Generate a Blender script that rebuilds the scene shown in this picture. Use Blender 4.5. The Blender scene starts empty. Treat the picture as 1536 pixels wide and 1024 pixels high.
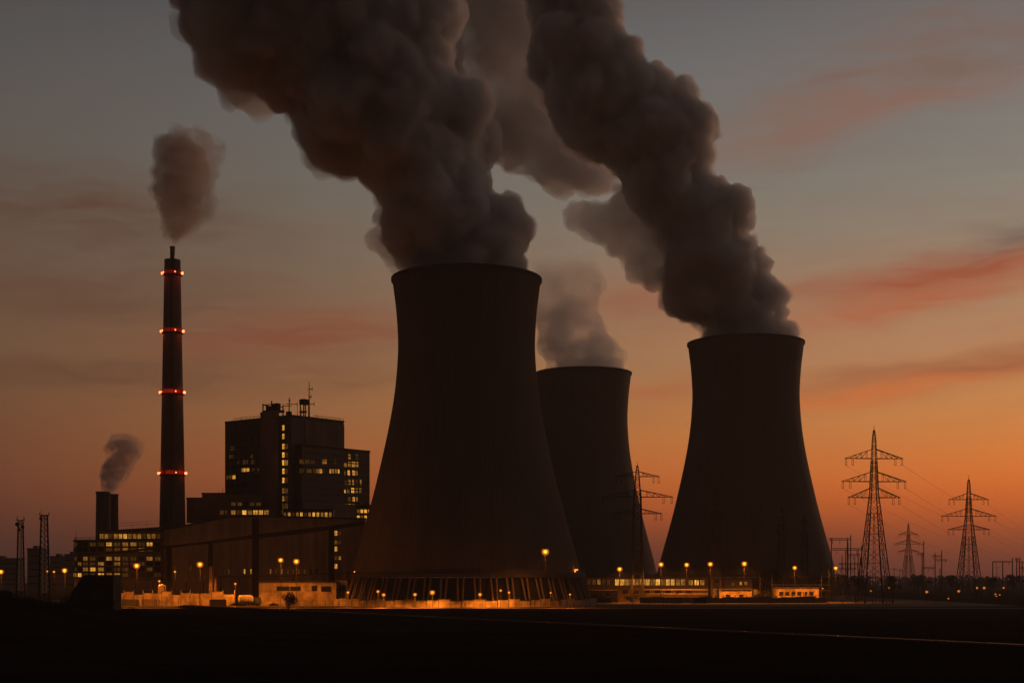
import bpy, bmesh, math, random
import numpy as np
from mathutils import Vector, Matrix, noise

random.seed(7)
S = bpy.context.scene
COL = S.collection
PI = math.pi

# ------------------------------------------------------------------ camera
F = 2133.0            # focal length in pixels of the 1536 wide photograph (50 mm lens)
HC = 13.0             # height of the eye above the plant's ground
cd = bpy.data.cameras.new('camera')
cam = bpy.data.objects.new('camera', cd)
COL.objects.link(cam)
cam.location = (0, 0, HC)
cam.rotation_euler = (math.radians(90), 0, 0)
cd.sensor_width = 36.0
cd.lens = 50.0
cd.shift_y = (865 - 512) / 1536.0
cd.clip_start = 1.0
cd.clip_end = 30000.0
S.camera = cam

# ------------------------------------------------------------------ render settings, exposure
S.view_settings.view_transform = 'Standard'
S.view_settings.look = 'None'
S.view_settings.exposure = 0.0
S.view_settings.gamma = 1.0
cy = S.cycles
cy.max_bounces = 12
cy.diffuse_bounces = 2
cy.glossy_bounces = 2
cy.transmission_bounces = 2
cy.volume_bounces = 10
cy.transparent_max_bounces = 96
cy.sample_clamp_indirect = 1.0
cy.caustics_reflective = False
cy.caustics_refractive = False


def lin(rgb):
    out = []
    for c in rgb:
        c = c / 255.0
        out.append(c / 12.92 if c <= 0.04045 else ((c + 0.055) / 1.055) ** 2.4)
    return (out[0], out[1], out[2], 1.0)


def px_az(px):
    return math.degrees(math.atan((px - 768) / F))


def px_el(px, py):
    return math.degrees(math.atan((865 - py) / F * math.cos(math.atan((px - 768) / F))))


# ------------------------------------------------------------------ world: dusk sky with streaks of cloud
SUN_AZ, SUN_EL = 38.0, 1.0        # the sun has all but set, beyond the right edge of the frame
W = bpy.data.worlds.new('World')
S.world = W
W.use_nodes = True
nt = W.node_tree
nt.nodes.clear()


class NG:
    """a small helper for wiring math nodes"""
    def __init__(self, tree):
        self.t = tree

    def n(self, kind, **kw):
        nd = self.t.nodes.new(kind)
        for k, v in kw.items():
            setattr(nd, k, v)
        return nd

    def val(self, sock, v):
        if isinstance(v, (int, float)):
            sock.default_value = v
        elif isinstance(v, tuple):
            sock.default_value = v
        else:
            self.t.links.new(v, sock)

    def m(self, op, a, b=None, c=None, clamp=False):
        nd = self.n('ShaderNodeMath', operation=op, use_clamp=clamp)
        self.val(nd.inputs[0], a)
        if b is not None:
            self.val(nd.inputs[1], b)
        if c is not None:
            self.val(nd.inputs[2], c)
        return nd.outputs[0]

    def mr(self, v, a, b, c=0.0, d=1.0, smooth=False):
        nd = self.n('ShaderNodeMapRange')
        if smooth:
            nd.interpolation_type = 'SMOOTHSTEP'
        self.val(nd.inputs['Value'], v)
        nd.inputs['From Min'].default_value = a
        nd.inputs['From Max'].default_value = b
        nd.inputs['To Min'].default_value = c
        nd.inputs['To Max'].default_value = d
        return nd.outputs['Result']

    def mix(self, f, a, b):
        nd = self.n('ShaderNodeMix', data_type='RGBA')
        self.val(nd.inputs[0], f)
        self.val(nd.inputs[6], a)
        self.val(nd.inputs[7], b)
        return nd.outputs[2]

    def noise(self, vec, scale, detail=4.0, rough=0.55):
        nd = self.n('ShaderNodeTexNoise')
        self.val(nd.inputs['Vector'], vec)
        nd.inputs['Scale'].default_value = scale
        nd.inputs['Detail'].default_value = detail
        nd.inputs['Roughness'].default_value = rough
        return nd.outputs['Fac']

    def comb(self, x, y, z=0.0):
        nd = self.n('ShaderNodeCombineXYZ')
        self.val(nd.inputs[0], x)
        self.val(nd.inputs[1], y)
        self.val(nd.inputs[2], z)
        return nd.outputs[0]

    def ramp(self, f, stops, interp='LINEAR'):
        nd = self.n('ShaderNodeValToRGB')
        self.val(nd.inputs[0], f)
        r = nd.color_ramp
        r.interpolation = interp
        while len(r.elements) > 1:
            r.elements.remove(r.elements[-1])
        r.elements[0].position = stops[0][0]
        r.elements[0].color = stops[0][1]
        for p, c in stops[1:]:
            e = r.elements.new(p)
            e.color = c
        return nd.outputs[0]


g = NG(nt)
tc = g.n('ShaderNodeTexCoord')
nv = g.n('ShaderNodeVectorMath', operation='NORMALIZE')
nt.links.new(tc.outputs['Generated'], nv.inputs[0])
sep = g.n('ShaderNodeSeparateXYZ')
nt.links.new(nv.outputs[0], sep.inputs[0])
DX, DY, DZ = sep.outputs
DEG = 57.29578
az = g.m('MULTIPLY', g.m('ARCTAN2', DX, DY), DEG)
el = g.m('MULTIPLY', g.m('ARCSINE', DZ), DEG)
elf = g.m('DIVIDE', el, 90.0, clamp=True)


def stops(lst):
    return [(e / 90.0, lin(c)) for e, c in lst]


right_ramp = g.ramp(elf, stops([(0, (84, 46, 40)), (0.9, (112, 56, 42)), (1.7, (142, 68, 40)), (2.6, (186, 85, 36)), (4, (220, 111, 42)),
                                (6, (211, 134, 68)), (8, (190, 132, 84)), (11, (166, 132, 102)), (14.5, (130, 128, 118)),
                                (18.5, (116, 116, 114)), (22, (100, 102, 104)), (40, (40, 43, 48)), (90, (13, 15, 18))]), 'B_SPLINE')
left_ramp = g.ramp(elf, stops([(0, (54, 36, 34)), (0.9, (60, 36, 32)), (2.6, (92, 52, 38)), (4, (106, 60, 39)),
                               (6, (110, 70, 46)), (8, (107, 77, 53)), (11, (100, 82, 64)), (14.5, (91, 85, 76)),
                               (18.5, (80, 81, 80)), (22, (67, 69, 71)), (40, (28, 30, 34)), (90, (13, 15, 18))]), 'B_SPLINE')
back_ramp = g.ramp(elf, stops([(0, (17, 15, 15)), (8, (21, 19, 20)), (22, (22, 22, 24)), (90, (16, 18, 22))]), 'B_SPLINE')
sky = g.mix(g.mr(az, -20.0, 21.0), left_ramp, right_ramp)
sky = g.mix(g.mr(g.m('ABSOLUTE', g.m('SUBTRACT', az, 25.0)), 45.0, 120.0, smooth=True), sky, back_ramp)

# streaks of cloud, laid out in azimuth and elevation (degrees)
wv = g.comb(g.m('MULTIPLY', az, 0.10), g.m('MULTIPLY', el, 0.35))
w1 = g.m('MULTIPLY', g.m('SUBTRACT', g.noise(wv, 1.0, 3), 0.5), 3.0)
elw = g.m('ADD', el, w1)
streak = g.mr(g.noise(g.comb(g.m('MULTIPLY', az, 0.09), g.m('MULTIPLY', g.m('SUBTRACT', elw, g.m('MULTIPLY', az, 0.10)), 0.75), 3.1), 1.0, 6, 0.6), 0.30, 0.70)
fine = g.mr(g.noise(g.comb(g.m('MULTIPLY', az, 0.30), g.m('MULTIPLY', elw, 2.4), 7.7), 1.0, 5, 0.62), 0.30, 0.68)
patch = g.m('ADD', g.m('MULTIPLY', streak, 0.5), g.m('MULTIPLY', fine, 0.5))
CLOUDS = [  # px, py, half length, half height, rise, colour, strength
    (1440, 398, 280, 26, 0.10, (156, 82, 56), 1.0),
    (1350, 452, 230, 22, 0.13, (178, 96, 62), 0.85),
    (1450, 545, 270, 24, 0.08, (160, 90, 56), 0.85),
    (1310, 584, 190, 13, 0.09, (206, 106, 52), 0.80),
    (1360, 110, 280, 62, 0.20, (118, 92, 80), 0.80),
    (1300, 175, 200, 22, 0.12, (142, 96, 80), 0.60),
    (1180, 185, 200, 20, 0.10, (122, 100, 90), 0.55),
    (1535, 348, 70, 22, 0.10, (92, 84, 78), 0.6),
    (110, 325, 270, 56, -0.05, (84, 56, 46), 0.85),
    (450, 500, 230, 36, 0.03, (128, 68, 47), 0.95),
    (120, 560, 280, 24, 0.05, (86, 55, 42), 0.55),
    (420, 568, 210, 20, 0.02, (110, 66, 46), 0.5),
    (980, 450, 120, 40, 0.0, (152, 94, 68), 0.65),
    (980, 590, 90, 20, 0.0, (176, 100, 60), 0.5),
    (140, 440, 270, 42, -0.04, (92, 62, 48), 0.8),
    (1400, 500, 300, 28, 0.06, (184, 130, 96), 0.5),
    (700, 480, 300, 30, 0.02, (140, 90, 66), 0.4),
]
for (cx, cyy, a, b, tilt, colr, st) in CLOUDS:
    a0, e0 = px_az(cx), px_el(cx, cyy)
    a *= 0.0262
    b *= 0.0262
    du = g.m('SUBTRACT', az, a0)
    dv = g.m('SUBTRACT', g.m('SUBTRACT', elw, e0), g.m('MULTIPLY', du, tilt))
    uu = g.m('DIVIDE', du, a)
    vv = g.m('DIVIDE', dv, b)
    r2 = g.m('ADD', g.m('MULTIPLY', uu, uu), g.m('MULTIPLY', vv, vv))
    msk = g.m('POWER', 2.71828, g.m('MULTIPLY', r2, -1.0))
    msk = g.m('MULTIPLY', g.m('MULTIPLY', msk, st), g.m('ADD', g.m('MULTIPLY', patch, 1.15), 0.22), clamp=True)
    sky = g.mix(msk, sky, lin(colr))
# faint general streaks
sky = g.mix(g.m('MULTIPLY', g.m('MULTIPLY', patch, 0.16), g.mr(el, 2.0, 7.0)), sky, lin((104, 72, 56)))
sky = g.mix(g.mr(el, -3.0, -0.3), lin((12, 11, 11)), sky)
bg = g.n('ShaderNodeBackground')
nt.links.new(sky, bg.inputs[0])
bg.inputs[1].default_value = 1.22
nish = g.n('ShaderNodeTexSky', sky_type='NISHITA')
nish.sun_disc = False
nish.sun_elevation = math.radians(SUN_EL)
nish.sun_rotation = math.radians(SUN_AZ)
bg2 = g.n('ShaderNodeBackground')
nt.links.new(nish.outputs[0], bg2.inputs[0])
bg2.inputs[1].default_value = 0.002
ad = g.n('ShaderNodeAddShader')
nt.links.new(bg.outputs[0], ad.inputs[0])
nt.links.new(bg2.outputs[0], ad.inputs[1])
wo = g.n('ShaderNodeOutputWorld')
nt.links.new(ad.outputs[0], wo.inputs['Surface'])
W.cycles.sampling_method = 'MANUAL'
W.cycles.sample_map_resolution = 512

sl = bpy.data.lights.new('sun', 'SUN')
sl.energy = 0.60
sl.angle = math.radians(6)
sl.color = (1.0, 0.50, 0.30)
so = bpy.data.objects.new('sun', sl)
COL.objects.link(so)
sd = Vector((math.sin(math.radians(SUN_AZ)) * math.cos(math.radians(SUN_EL)), math.cos(math.radians(SUN_AZ)) * math.cos(math.radians(SUN_EL)), math.sin(math.radians(SUN_EL))))
so.rotation_euler = sd.to_track_quat('Z', 'Y').to_euler()


# ------------------------------------------------------------------ materials
def new_mat(name):
    m = bpy.data.materials.new(name)
    m.use_nodes = True
    m.node_tree.nodes.clear()
    G = NG(m.node_tree)
    out = G.n('ShaderNodeOutputMaterial')
    return m, G, out


def surf(name, base, rough=0.8, metal=0.0, var=0.25, scale=0.3, stretch=(1, 1, 1), bump=0.0, bscale=1.0, spec=0.3):
    m, G, out = new_mat(name)
    p = G.n('ShaderNodeBsdfPrincipled')
    t = G.n('ShaderNodeTexCoord')
    mp = G.n('ShaderNodeMapping')
    mp.inputs['Scale'].default_value = stretch
    G.t.links.new(t.outputs['Object'], mp.inputs[0])
    f = G.noise(mp.outputs[0], scale, 6, 0.6)
    f = G.mr(f, 0.3, 0.7)
    a = tuple(c * (1 - var) for c in base) + (1.0,)
    b = tuple(min(1.0, c * (1 + var)) for c in base) + (1.0,)
    G.t.links.new(G.mix(f, a, b), p.inputs['Base Color'])
    p.inputs['Roughness'].default_value = rough
    p.inputs['Metallic'].default_value = metal
    p.inputs['Specular IOR Level'].default_value = spec
    if bump:
        bn = G.n('ShaderNodeBump')
        bn.inputs['Strength'].default_value = bump
        bn.inputs['Distance'].default_value = 0.3
        G.t.links.new(G.noise(mp.outputs[0], bscale, 5, 0.6), bn.inputs['Height'])
        G.t.links.new(bn.outputs[0], p.inputs['Normal'])
    G.t.links.new(p.outputs[0], out.inputs[0])
    return m


def emis(name, color, strength, sampling='NONE', vary=0.0, scale=3.0):
    m, G, out = new_mat(name)
    e = G.n('ShaderNodeEmission')
    e.inputs[0].default_value = tuple(color) + (1.0,)
    e.inputs[1].default_value = strength
    if vary:
        t = G.n('ShaderNodeTexCoord')
        oi = G.n('ShaderNodeObjectInfo')
        v = G.n('ShaderNodeVectorMath', operation='ADD')
        G.t.links.new(t.outputs['Object'], v.inputs[0])
        G.t.links.new(oi.outputs['Location'], v.inputs[1])
        mp = G.n('ShaderNodeMapping')
        mp.inputs['Scale'].default_value = (1.0, 1.0, 0.35)
        G.t.links.new(v.outputs[0], mp.inputs[0])
        f = G.mr(G.noise(mp.outputs[0], scale, 3), 0.35, 0.65, 1 - vary, 1 + vary * 0.6)
        f = G.m('MULTIPLY', f, G.mr(oi.outputs['Random'], 0, 1, 1 - vary * 0.7, 1 + vary * 0.4))
        G.t.links.new(G.m('MULTIPLY', f, strength), e.inputs[1])
    G.t.links.new(e.outputs[0], out.inputs[0])
    m.cycles.emission_sampling = sampling
    return m


def tower_concrete():
    m, G, out = new_mat('tower_concrete')
    p = G.n('ShaderNodeBsdfPrincipled')
    t = G.n('ShaderNodeTexCoord')
    s = G.n('ShaderNodeSeparateXYZ')
    G.t.links.new(t.outputs['Object'], s.inputs[0])
    ang = G.m('ARCTAN2', s.outputs[0], s.outputs[1])
    ribs = G.m('SINE', G.m('MULTIPLY', ang, 120.0))
    lifts = G.m('PINGPONG', s.outputs[2], 0.9)
    sv = G.comb(G.m('MULTIPLY', ang, 14.0), G.m('MULTIPLY', s.outputs[2], 0.012))
    st = G.mr(G.noise(sv, 1.6, 6, 0.6), 0.34, 0.70)
    bl = G.mr(G.noise(t.outputs['Object'], 0.06, 5, 0.55), 0.3, 0.7)
    f = G.m('ADD', G.m('MULTIPLY', st, 0.65), G.m('MULTIPLY', bl, 0.35))
    G.t.links.new(G.mix(f, (0.080, 0.068, 0.056, 1), (0.125, 0.107, 0.09, 1)), p.inputs['Base Color'])
    p.inputs['Roughness'].default_value = 0.95
    p.inputs['Specular IOR Level'].default_value = 0.1
    h = G.m('ADD', G.m('MULTIPLY', ribs, 0.5), G.m('MULTIPLY', G.mr(lifts, 0.0, 0.08), 0.25))
    b = G.n('ShaderNodeBump')
    b.inputs['Strength'].default_value = 0.35
    b.inputs['Distance'].default_value = 0.25
    G.t.links.new(h, b.inputs['Height'])
    G.t.links.new(b.outputs[0], p.inputs['Normal'])
    G.t.links.new(p.outputs[0], out.inputs[0])
    return m


M = {}
M['tower'] = tower_concrete()
M['tower_dark'] = surf('weathered_concrete', (0.05, 0.045, 0.04), 0.9, 0, 0.35, 0.2)
M['leg'] = surf('leg_concrete', (0.13, 0.11, 0.09), 0.85, 0, 0.25, 0.4)
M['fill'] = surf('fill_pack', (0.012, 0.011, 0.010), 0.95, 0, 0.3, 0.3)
M['chimney'] = surf('chimney_concrete', (0.11, 0.095, 0.085), 0.85, 0, 0.3, 0.15, (1, 1, 0.15))
M['steel'] = surf('weathered_steel', (0.030, 0.029, 0.028), 0.9, 0.0, 0.2, 0.5, spec=0.03)
M['dark_steel'] = surf('painted_dark_steel', (0.024, 0.022, 0.021), 0.75, 0.0, 0.25, 0.5, spec=0.15)
M['flue'] = surf('flue_steel', (0.30, 0.26, 0.23), 0.45, 0.5, 0.3, 0.8, (1, 1, 0.2))
M['glass'] = surf('dark_glazing', (0.012, 0.014, 0.016), 0.12, 0.0, 0.3, 0.3)
M['panel'] = surf('dark_cladding', (0.050, 0.052, 0.056), 0.45, 0.0, 0.25, 0.12, (1, 1, 0.3))
M['conc'] = surf('facade_concrete', (0.17, 0.135, 0.115), 0.85, 0, 0.25, 0.12, (1, 1, 0.4))
M['hall'] = surf('hall_cladding', (0.30, 0.25, 0.19), 0.8, 0, 0.30, 0.25, (1, 1, 0.12))
M['render'] = surf('stained_render', (0.24, 0.19, 0.14), 0.9, 0, 0.62, 0.30, (1, 1, 0.8))
M['roof'] = surf('roof_felt', (0.05, 0.045, 0.042), 0.9, 0, 0.3, 0.3)
M['frame'] = surf('window_frame', (0.030, 0.027, 0.024), 0.6, 0.2, 0.2, 1.0)
M['tarmac'] = surf('tarmac', (0.060, 0.053, 0.048), 0.8, 0, 0.45, 0.12, (0.25, 1, 1), 0.3, 0.8, 0.08)
M['yard'] = surf('worn_concrete_yard', (0.055, 0.048, 0.042), 0.9, 0, 0.55, 0.06, spec=0.03)
M['soil'] = surf('field_soil', (0.016, 0.013, 0.010), 1.0, 0, 0.6, 0.05, (0.4, 1.2, 1), 0.8, 0.5, 0.0)
M['ballast'] = surf('track_ballast', (0.020, 0.018, 0.017), 1.0, 0, 0.4, 1.5, spec=0.0)
M['rail'] = surf('polished_rail', (0.42, 0.40, 0.38), 0.22, 1.0, 0.1, 1.0)
M['leaf'] = surf('dark_leaves', (0.022, 0.026, 0.014), 0.9, 0, 0.5, 0.6, spec=0.05)
M['stalk'] = surf('dry_grass', (0.014, 0.012, 0.008), 1.0, 0, 0.4, 0.2, spec=0.0)
M['bark'] = surf('bark', (0.04, 0.032, 0.025), 0.95, 0, 0.4, 2.0)
M['pole'] = surf('tarred_pole', (0.016, 0.014, 0.012), 0.9, 0, 0.3, 1.0, spec=0.05)
M['white'] = surf('dusty_white_paint', (0.40, 0.36, 0.30), 0.55, 0, 0.35, 0.8)
M['rubber'] = surf('tyre_rubber', (0.02, 0.02, 0.02), 0.9)
M['wire'] = surf('conductor', (0.05, 0.045, 0.042), 0.6, 0.3)
M['insul'] = surf('insulator_glaze', (0.03, 0.02, 0.016), 0.9, spec=0.0)
M['far'] = surf('far_facade', (0.09, 0.08, 0.075), 0.9, 0, 0.3, 0.06)
M['beacon_band'] = emis('beacon_band_glow', (1.0, 0.03, 0.010), 0.17, 'NONE', 0.85, 0.9)
M['beacon'] = emis('beacon_lamp', (1.0, 0.10, 0.03), 9.0, 'FRONT')
SOD = (1.0, 0.24, 0.015)
M['lamp'] = emis('sodium_lamp', (1.0, 0.36, 0.03), 5.0)
M['lamp_small'] = emis('small_sodium_lamp', (1.0, 0.30, 0.03), 3.0)
M['lamp_far'] = emis('far_lamp', (1.0, 0.33, 0.08), 0.9)
def glare_mat():  # half-clear glowing shell, added to imitate the orange glare round a bulb
    m, G, out = new_mat('glare_shell')
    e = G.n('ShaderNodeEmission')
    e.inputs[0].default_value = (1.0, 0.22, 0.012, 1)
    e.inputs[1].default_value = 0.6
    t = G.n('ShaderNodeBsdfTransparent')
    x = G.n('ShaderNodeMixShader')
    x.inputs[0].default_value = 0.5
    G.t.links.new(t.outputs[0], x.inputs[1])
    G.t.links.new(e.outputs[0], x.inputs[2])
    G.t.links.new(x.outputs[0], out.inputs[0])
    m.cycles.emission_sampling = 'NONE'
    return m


M['glow'] = glare_mat()
M['win3'] = emis('window_bright', (1.0, 0.44, 0.065), 0.85, 'NONE', 0.55, 1.2)
M['win2'] = emis('window_medium', (1.0, 0.41, 0.06), 0.27, 'NONE', 0.6, 1.2)
M['win1'] = emis('window_dim', (1.0, 0.42, 0.08), 0.055, 'NONE', 0.6, 1.2)
M['win0'] = M['glass']


# ------------------------------------------------------------------ mesh building
class MB:
    def __init__(self):
        self.v, self.f, self.mi = [], [], []

    def add(self, verts, faces, mi=0):
        o = len(self.v)
        self.v += [tuple(p) for p in verts]
        self.f += [tuple(i + o for i in fc) for fc in faces]
        self.mi += [mi] * len(faces)

    def box(self, x0, x1, y0, y1, z0, z1, mi=0):
        self.add([(x0, y0, z0), (x1, y0, z0), (x1, y1, z0), (x0, y1, z0), (x0, y0, z1), (x1, y0, z1), (x1, y1, z1), (x0, y1, z1)],
                 [(0, 3, 2, 1), (4, 5, 6, 7), (0, 1, 5, 4), (1, 2, 6, 5), (2, 3, 7, 6), (3, 0, 4, 7)], mi)

    def bar(self, a, b, w, w2=None, n=4, mi=0):
        a, b = Vector(a), Vector(b)
        d = b - a
        if d.length < 1e-6:
            return
        d.normalize()
        u = d.cross(Vector((0, 0, 1)))
        if u.length < 1e-3:
            u = Vector((1, 0, 0))
        u.normalize()
        v = d.cross(u)
        w2 = w if w2 is None else w2
        vs = []
        for p, r in ((a, w / 2), (b, w2 / 2)):
            for k in range(n):
                t = 2 * PI * (k + 0.5) / n
                q = 1.414 if n == 4 else 1.0
                vs.append(p + (u * math.cos(t) + v * math.sin(t)) * r * q)
        fs = [(k, (k + 1) % n, n + (k + 1) % n, n + k) for k in range(n)]
        fs += [tuple(range(n - 1, -1, -1)), tuple(range(n, 2 * n))]
        self.add(vs, fs, mi)

    def lathe(self, prof, n=32, cx=0, cyy=0, closed=False, mi=0):
        vs, fs = [], []
        for (r, z) in prof:
            for k in range(n):
                t = 2 * PI * k / n
                vs.append((cx + r * math.cos(t), cyy + r * math.sin(t), z))
        L = len(prof)
        for i in range(L if closed else L - 1):
            j = (i + 1) % L
            for k in range(n):
                k2 = (k + 1) % n
                fs.append((i * n + k, i * n + k2, j * n + k2, j * n + k))
        self.add(vs, fs, mi)

    def cyl(self, cx, cyy, r, z0, z1, n=24, r2=None, mi=0):
        r2 = r if r2 is None else r2
        o = len(self.v)
        self.lathe([(r, z0), (r2, z1)], n, cx, cyy, mi=mi)
        self.f += [tuple(o + k for k in range(n - 1, -1, -1)), tuple(o + n + k for k in range(n))]
        self.mi += [mi, mi]

    def ball(self, c, r, n=10, mi=0, sz=1.0):
        prof = [(max(0.001, r * math.sin(PI * i / n)), c[2] - sz * r * math.cos(PI * i / n)) for i in range(n + 1)]
        self.lathe(prof, n * 2, c[0], c[1], mi=mi)

    def prism(self, poly, y0, y1, mi=0):
        n = len(poly)
        vs = [(x, y0, z) for x, z in poly] + [(x, y1, z) for x, z in poly]
        fs = [tuple(range(n)), tuple(range(2 * n - 1, n - 1, -1))] + [(k, n + k, n + (k + 1) % n, (k + 1) % n) for k in range(n)]
        self.add(vs, fs, mi)

    def mesh(self, name, mats, smooth=False):
        me = bpy.data.meshes.new(name)
        me.from_pydata(self.v, [], self.f)
        for m in (mats if isinstance(mats, (list, tuple)) else [mats]):
            me.materials.append(m)
        me.polygons.foreach_set('material_index', self.mi)
        bm = bmesh.new()
        bm.from_mesh(me)
        bmesh.ops.recalc_face_normals(bm, faces=bm.faces)
        bm.to_mesh(me)
        bm.free()
        if smooth:
            me.polygons.foreach_set('use_smooth', [True] * len(me.polygons))
        me.update()
        return me

    def build(self, name, mats, parent=None, smooth=False, loc=(0, 0, 0), rz=0.0):
        return link(name, self.mesh(name, mats, smooth), parent, loc, rz)


def link(name, me, parent=None, loc=(0, 0, 0), rz=0.0, scale=None):
    o = bpy.data.objects.new(name, me)
    COL.objects.link(o)
    o.parent = parent
    o.location = loc
    o.rotation_euler = (0, 0, rz)
    if scale:
        o.scale = scale
    return o


def tag(o, label=None, cat=None, group=None, kind=None):
    if label:
        o['label'] = label
    if cat:
        o['category'] = cat
    if group:
        o['group'] = group
    if kind:
        o['kind'] = kind
    return o


def thing(name, label, cat, loc=(0, 0, 0), rz=0.0, group=None):
    o = bpy.data.objects.new(name, None)
    COL.objects.link(o)
    o.location = loc
    o.rotation_euler = (0, 0, rz)
    o.empty_display_size = 1.0
    return tag(o, label, cat, group)


def copy_tree(o, parent=None):
    c = o.copy()
    COL.objects.link(c)
    c.parent = parent
    for ch in o.children:
        copy_tree(ch, c)
    return c


def at(px, py, Y):
    return Vector(((px - 768) * Y / F, Y, HC + (865 - py) * Y / F))


def gx(px, Y):
    return (px - 768) * Y / F


def zz(py, Y):
    return HC + (865 - py) * Y / F


# ------------------------------------------------------------------ ground
def berm(x, y):
    h = 9.5 * math.exp(-((x + 128) / 42.0) ** 2 - ((y - 305) / 90.0) ** 2)
    h += 3.0 * math.exp(-((x + 175) / 60.0) ** 2 - ((y - 420) / 60.0) ** 2)
    if y < 520:
        f = min(1.0, (520 - y) / 80.0)
        h += f * 0.55 * noise.noise(Vector((x * 0.03, y * 0.03, 1.3)))
    return max(h, 0.0) if y > 440 else h


def berm_base(x, y):
    return 9.5 * math.exp(-((x + 128) / 42.0) ** 2 - ((y - 305) / 90.0) ** 2) + 3.0 * math.exp(-((x + 175) / 60.0) ** 2 - ((y - 420) / 60.0) ** 2) + 0.15


def build_ground():
    ys = [-400, -100, 40, 90] + [120 + 9 * i for i in range(50)] + [600, 700, 850, 1000, 1300, 1700, 2100, 2440]
    xs = [-2600, -1800, -1000, -600, -400] + [-300 + 10 * i for i in range(61)] + [400, 600, 1000, 1800, 2600]
    vs = [(x, y, berm(x, y)) for y in ys for x in xs]
    n = len(xs)
    fs = [(j * n + i, j * n + i + 1, (j + 1) * n + i + 1, (j + 1) * n + i) for j in range(len(ys) - 1) for i in range(n - 1)]
    mb = MB()
    mb.add(vs, fs)
    o = mb.build('ground', M['soil'], smooth=True)
    tag(o, kind='structure')
    tag(o, 'flat dark field in front of the power station', 'ground')


build_ground()


def sheet(name, pts, z, mat, label, cat):
    mb = MB()
    mb.add([(x, y, z) for x, y in pts], [tuple(range(len(pts)))])
    o = mb.build(name, mat)
    return tag(o, label, cat, None, 'structure')


sheet('yard', [(-260, 618), (150, 618), (230, 640), (230, 1100), (-260, 1100)], 0.03, M['yard'], 'lit concrete yard around the towers and halls', 'yard')
sheet('road', [(-330, 588), (420, 588), (420, 604), (-330, 604)], 0.03, M['tarmac'], 'straight asphalt road in front of the power station', 'road')


# ------------------------------------------------------------------ cooling towers
PROF = [(54.6, 14.6), (53.4, 16.5), (50.6, 27), (46.9, 40), (43.4, 53), (40.3, 66), (37.4, 79), (35.1, 91), (33.4, 103), (32.5, 114),
        (32.2, 122), (32.5, 130), (33.2, 139), (34.2, 147), (34.9, 152.5)]


def smooth_profile(p, n=5):
    out = []
    for i in range(len(p) - 1):
        p0, p1, p2, p3 = p[max(0, i - 1)], p[i], p[i + 1], p[min(len(p) - 1, i + 2)]
        for k in range(n):
            t = k / n
            q = []
            for a, b, c, d in zip(p0, p1, p2, p3):
                q.append(0.5 * ((2 * b) + (c - a) * t + (2 * a - 5 * b + 4 * c - d) * t * t + (3 * b - a - 3 * c + d) * t ** 3))
            out.append(tuple(q))
    out.append(p[-1])
    return out


def make_tower():
    root = thing('cooling_tower', '', 'cooling tower')
    sp = smooth_profile(PROF)
    mb = MB()
    mb.lathe(sp + [(r - 0.9, z) for r, z in reversed(sp)], 160, closed=True)
    mb.build('shell', M['tower'], root, True)
    mb = MB()
    mb.lathe([(34.95, 151.6), (35.45, 151.7), (35.5, 153.0), (33.9, 153.15), (33.9, 152.5), (34.95, 152.45)], 160, closed=True)
    mb.build('rim', M['tower_dark'], root)
    mb = MB()
    mb.lathe([(53.6, 12.9), (55.9, 12.9), (56.0, 14.5), (55.4, 15.2), (53.6, 15.2)], 120, closed=True)
    mb.build('ring_beam', M['tower_dark'], root)
    mb = MB()
    mb.lathe([(60.2, 0.0), (60.2, 2.4), (59.4, 2.4), (59.4, 0.0)], 120, closed=True)
    mb.build('basin_wall', M['leg'], root)
    mb = MB()
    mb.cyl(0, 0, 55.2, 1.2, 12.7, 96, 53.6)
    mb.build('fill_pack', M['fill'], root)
    N = 96
    mbs = []
    for s in (1, -1):
        mb = MB()
        a = s * 2 * PI / N * 0.12
        mb.bar((58.6 * math.cos(0), 0, 1.6), (54.7 * math.cos(a), 54.7 * math.sin(a), 13.1), 0.85, 0.95, 6)
        mbs.append(mb.mesh('leg', M['leg'], False))
    for k in range(N):
        link('leg', mbs[k % 2], root, (0, 0, 0), 2 * PI * (k + 0.5 * (k % 2)) / N)
    return root


tower = make_tower()
tower.location = (gx(700, 670), 670, 0)
tower['group'] = 'cooling towers of the power station'
tower['label'] = 'largest and nearest cooling tower, standing on slanted concrete legs'
t2 = copy_tree(tower)
t2.location = (gx(1118.5, 852), 852, 0)
t2.scale = (0.985, 0.985, 1.0)
t2['label'] = 'cooling tower between the narrow pylons and the tallest pylon, under a thick leaning plume'
t3 = copy_tree(tower)
t3.location = (gx(875, 983), 983, 0)
t3.scale = (0.945, 0.945, 1.005)
t3['label'] = 'smallest looking cooling tower, set behind and between the other two'


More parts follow.
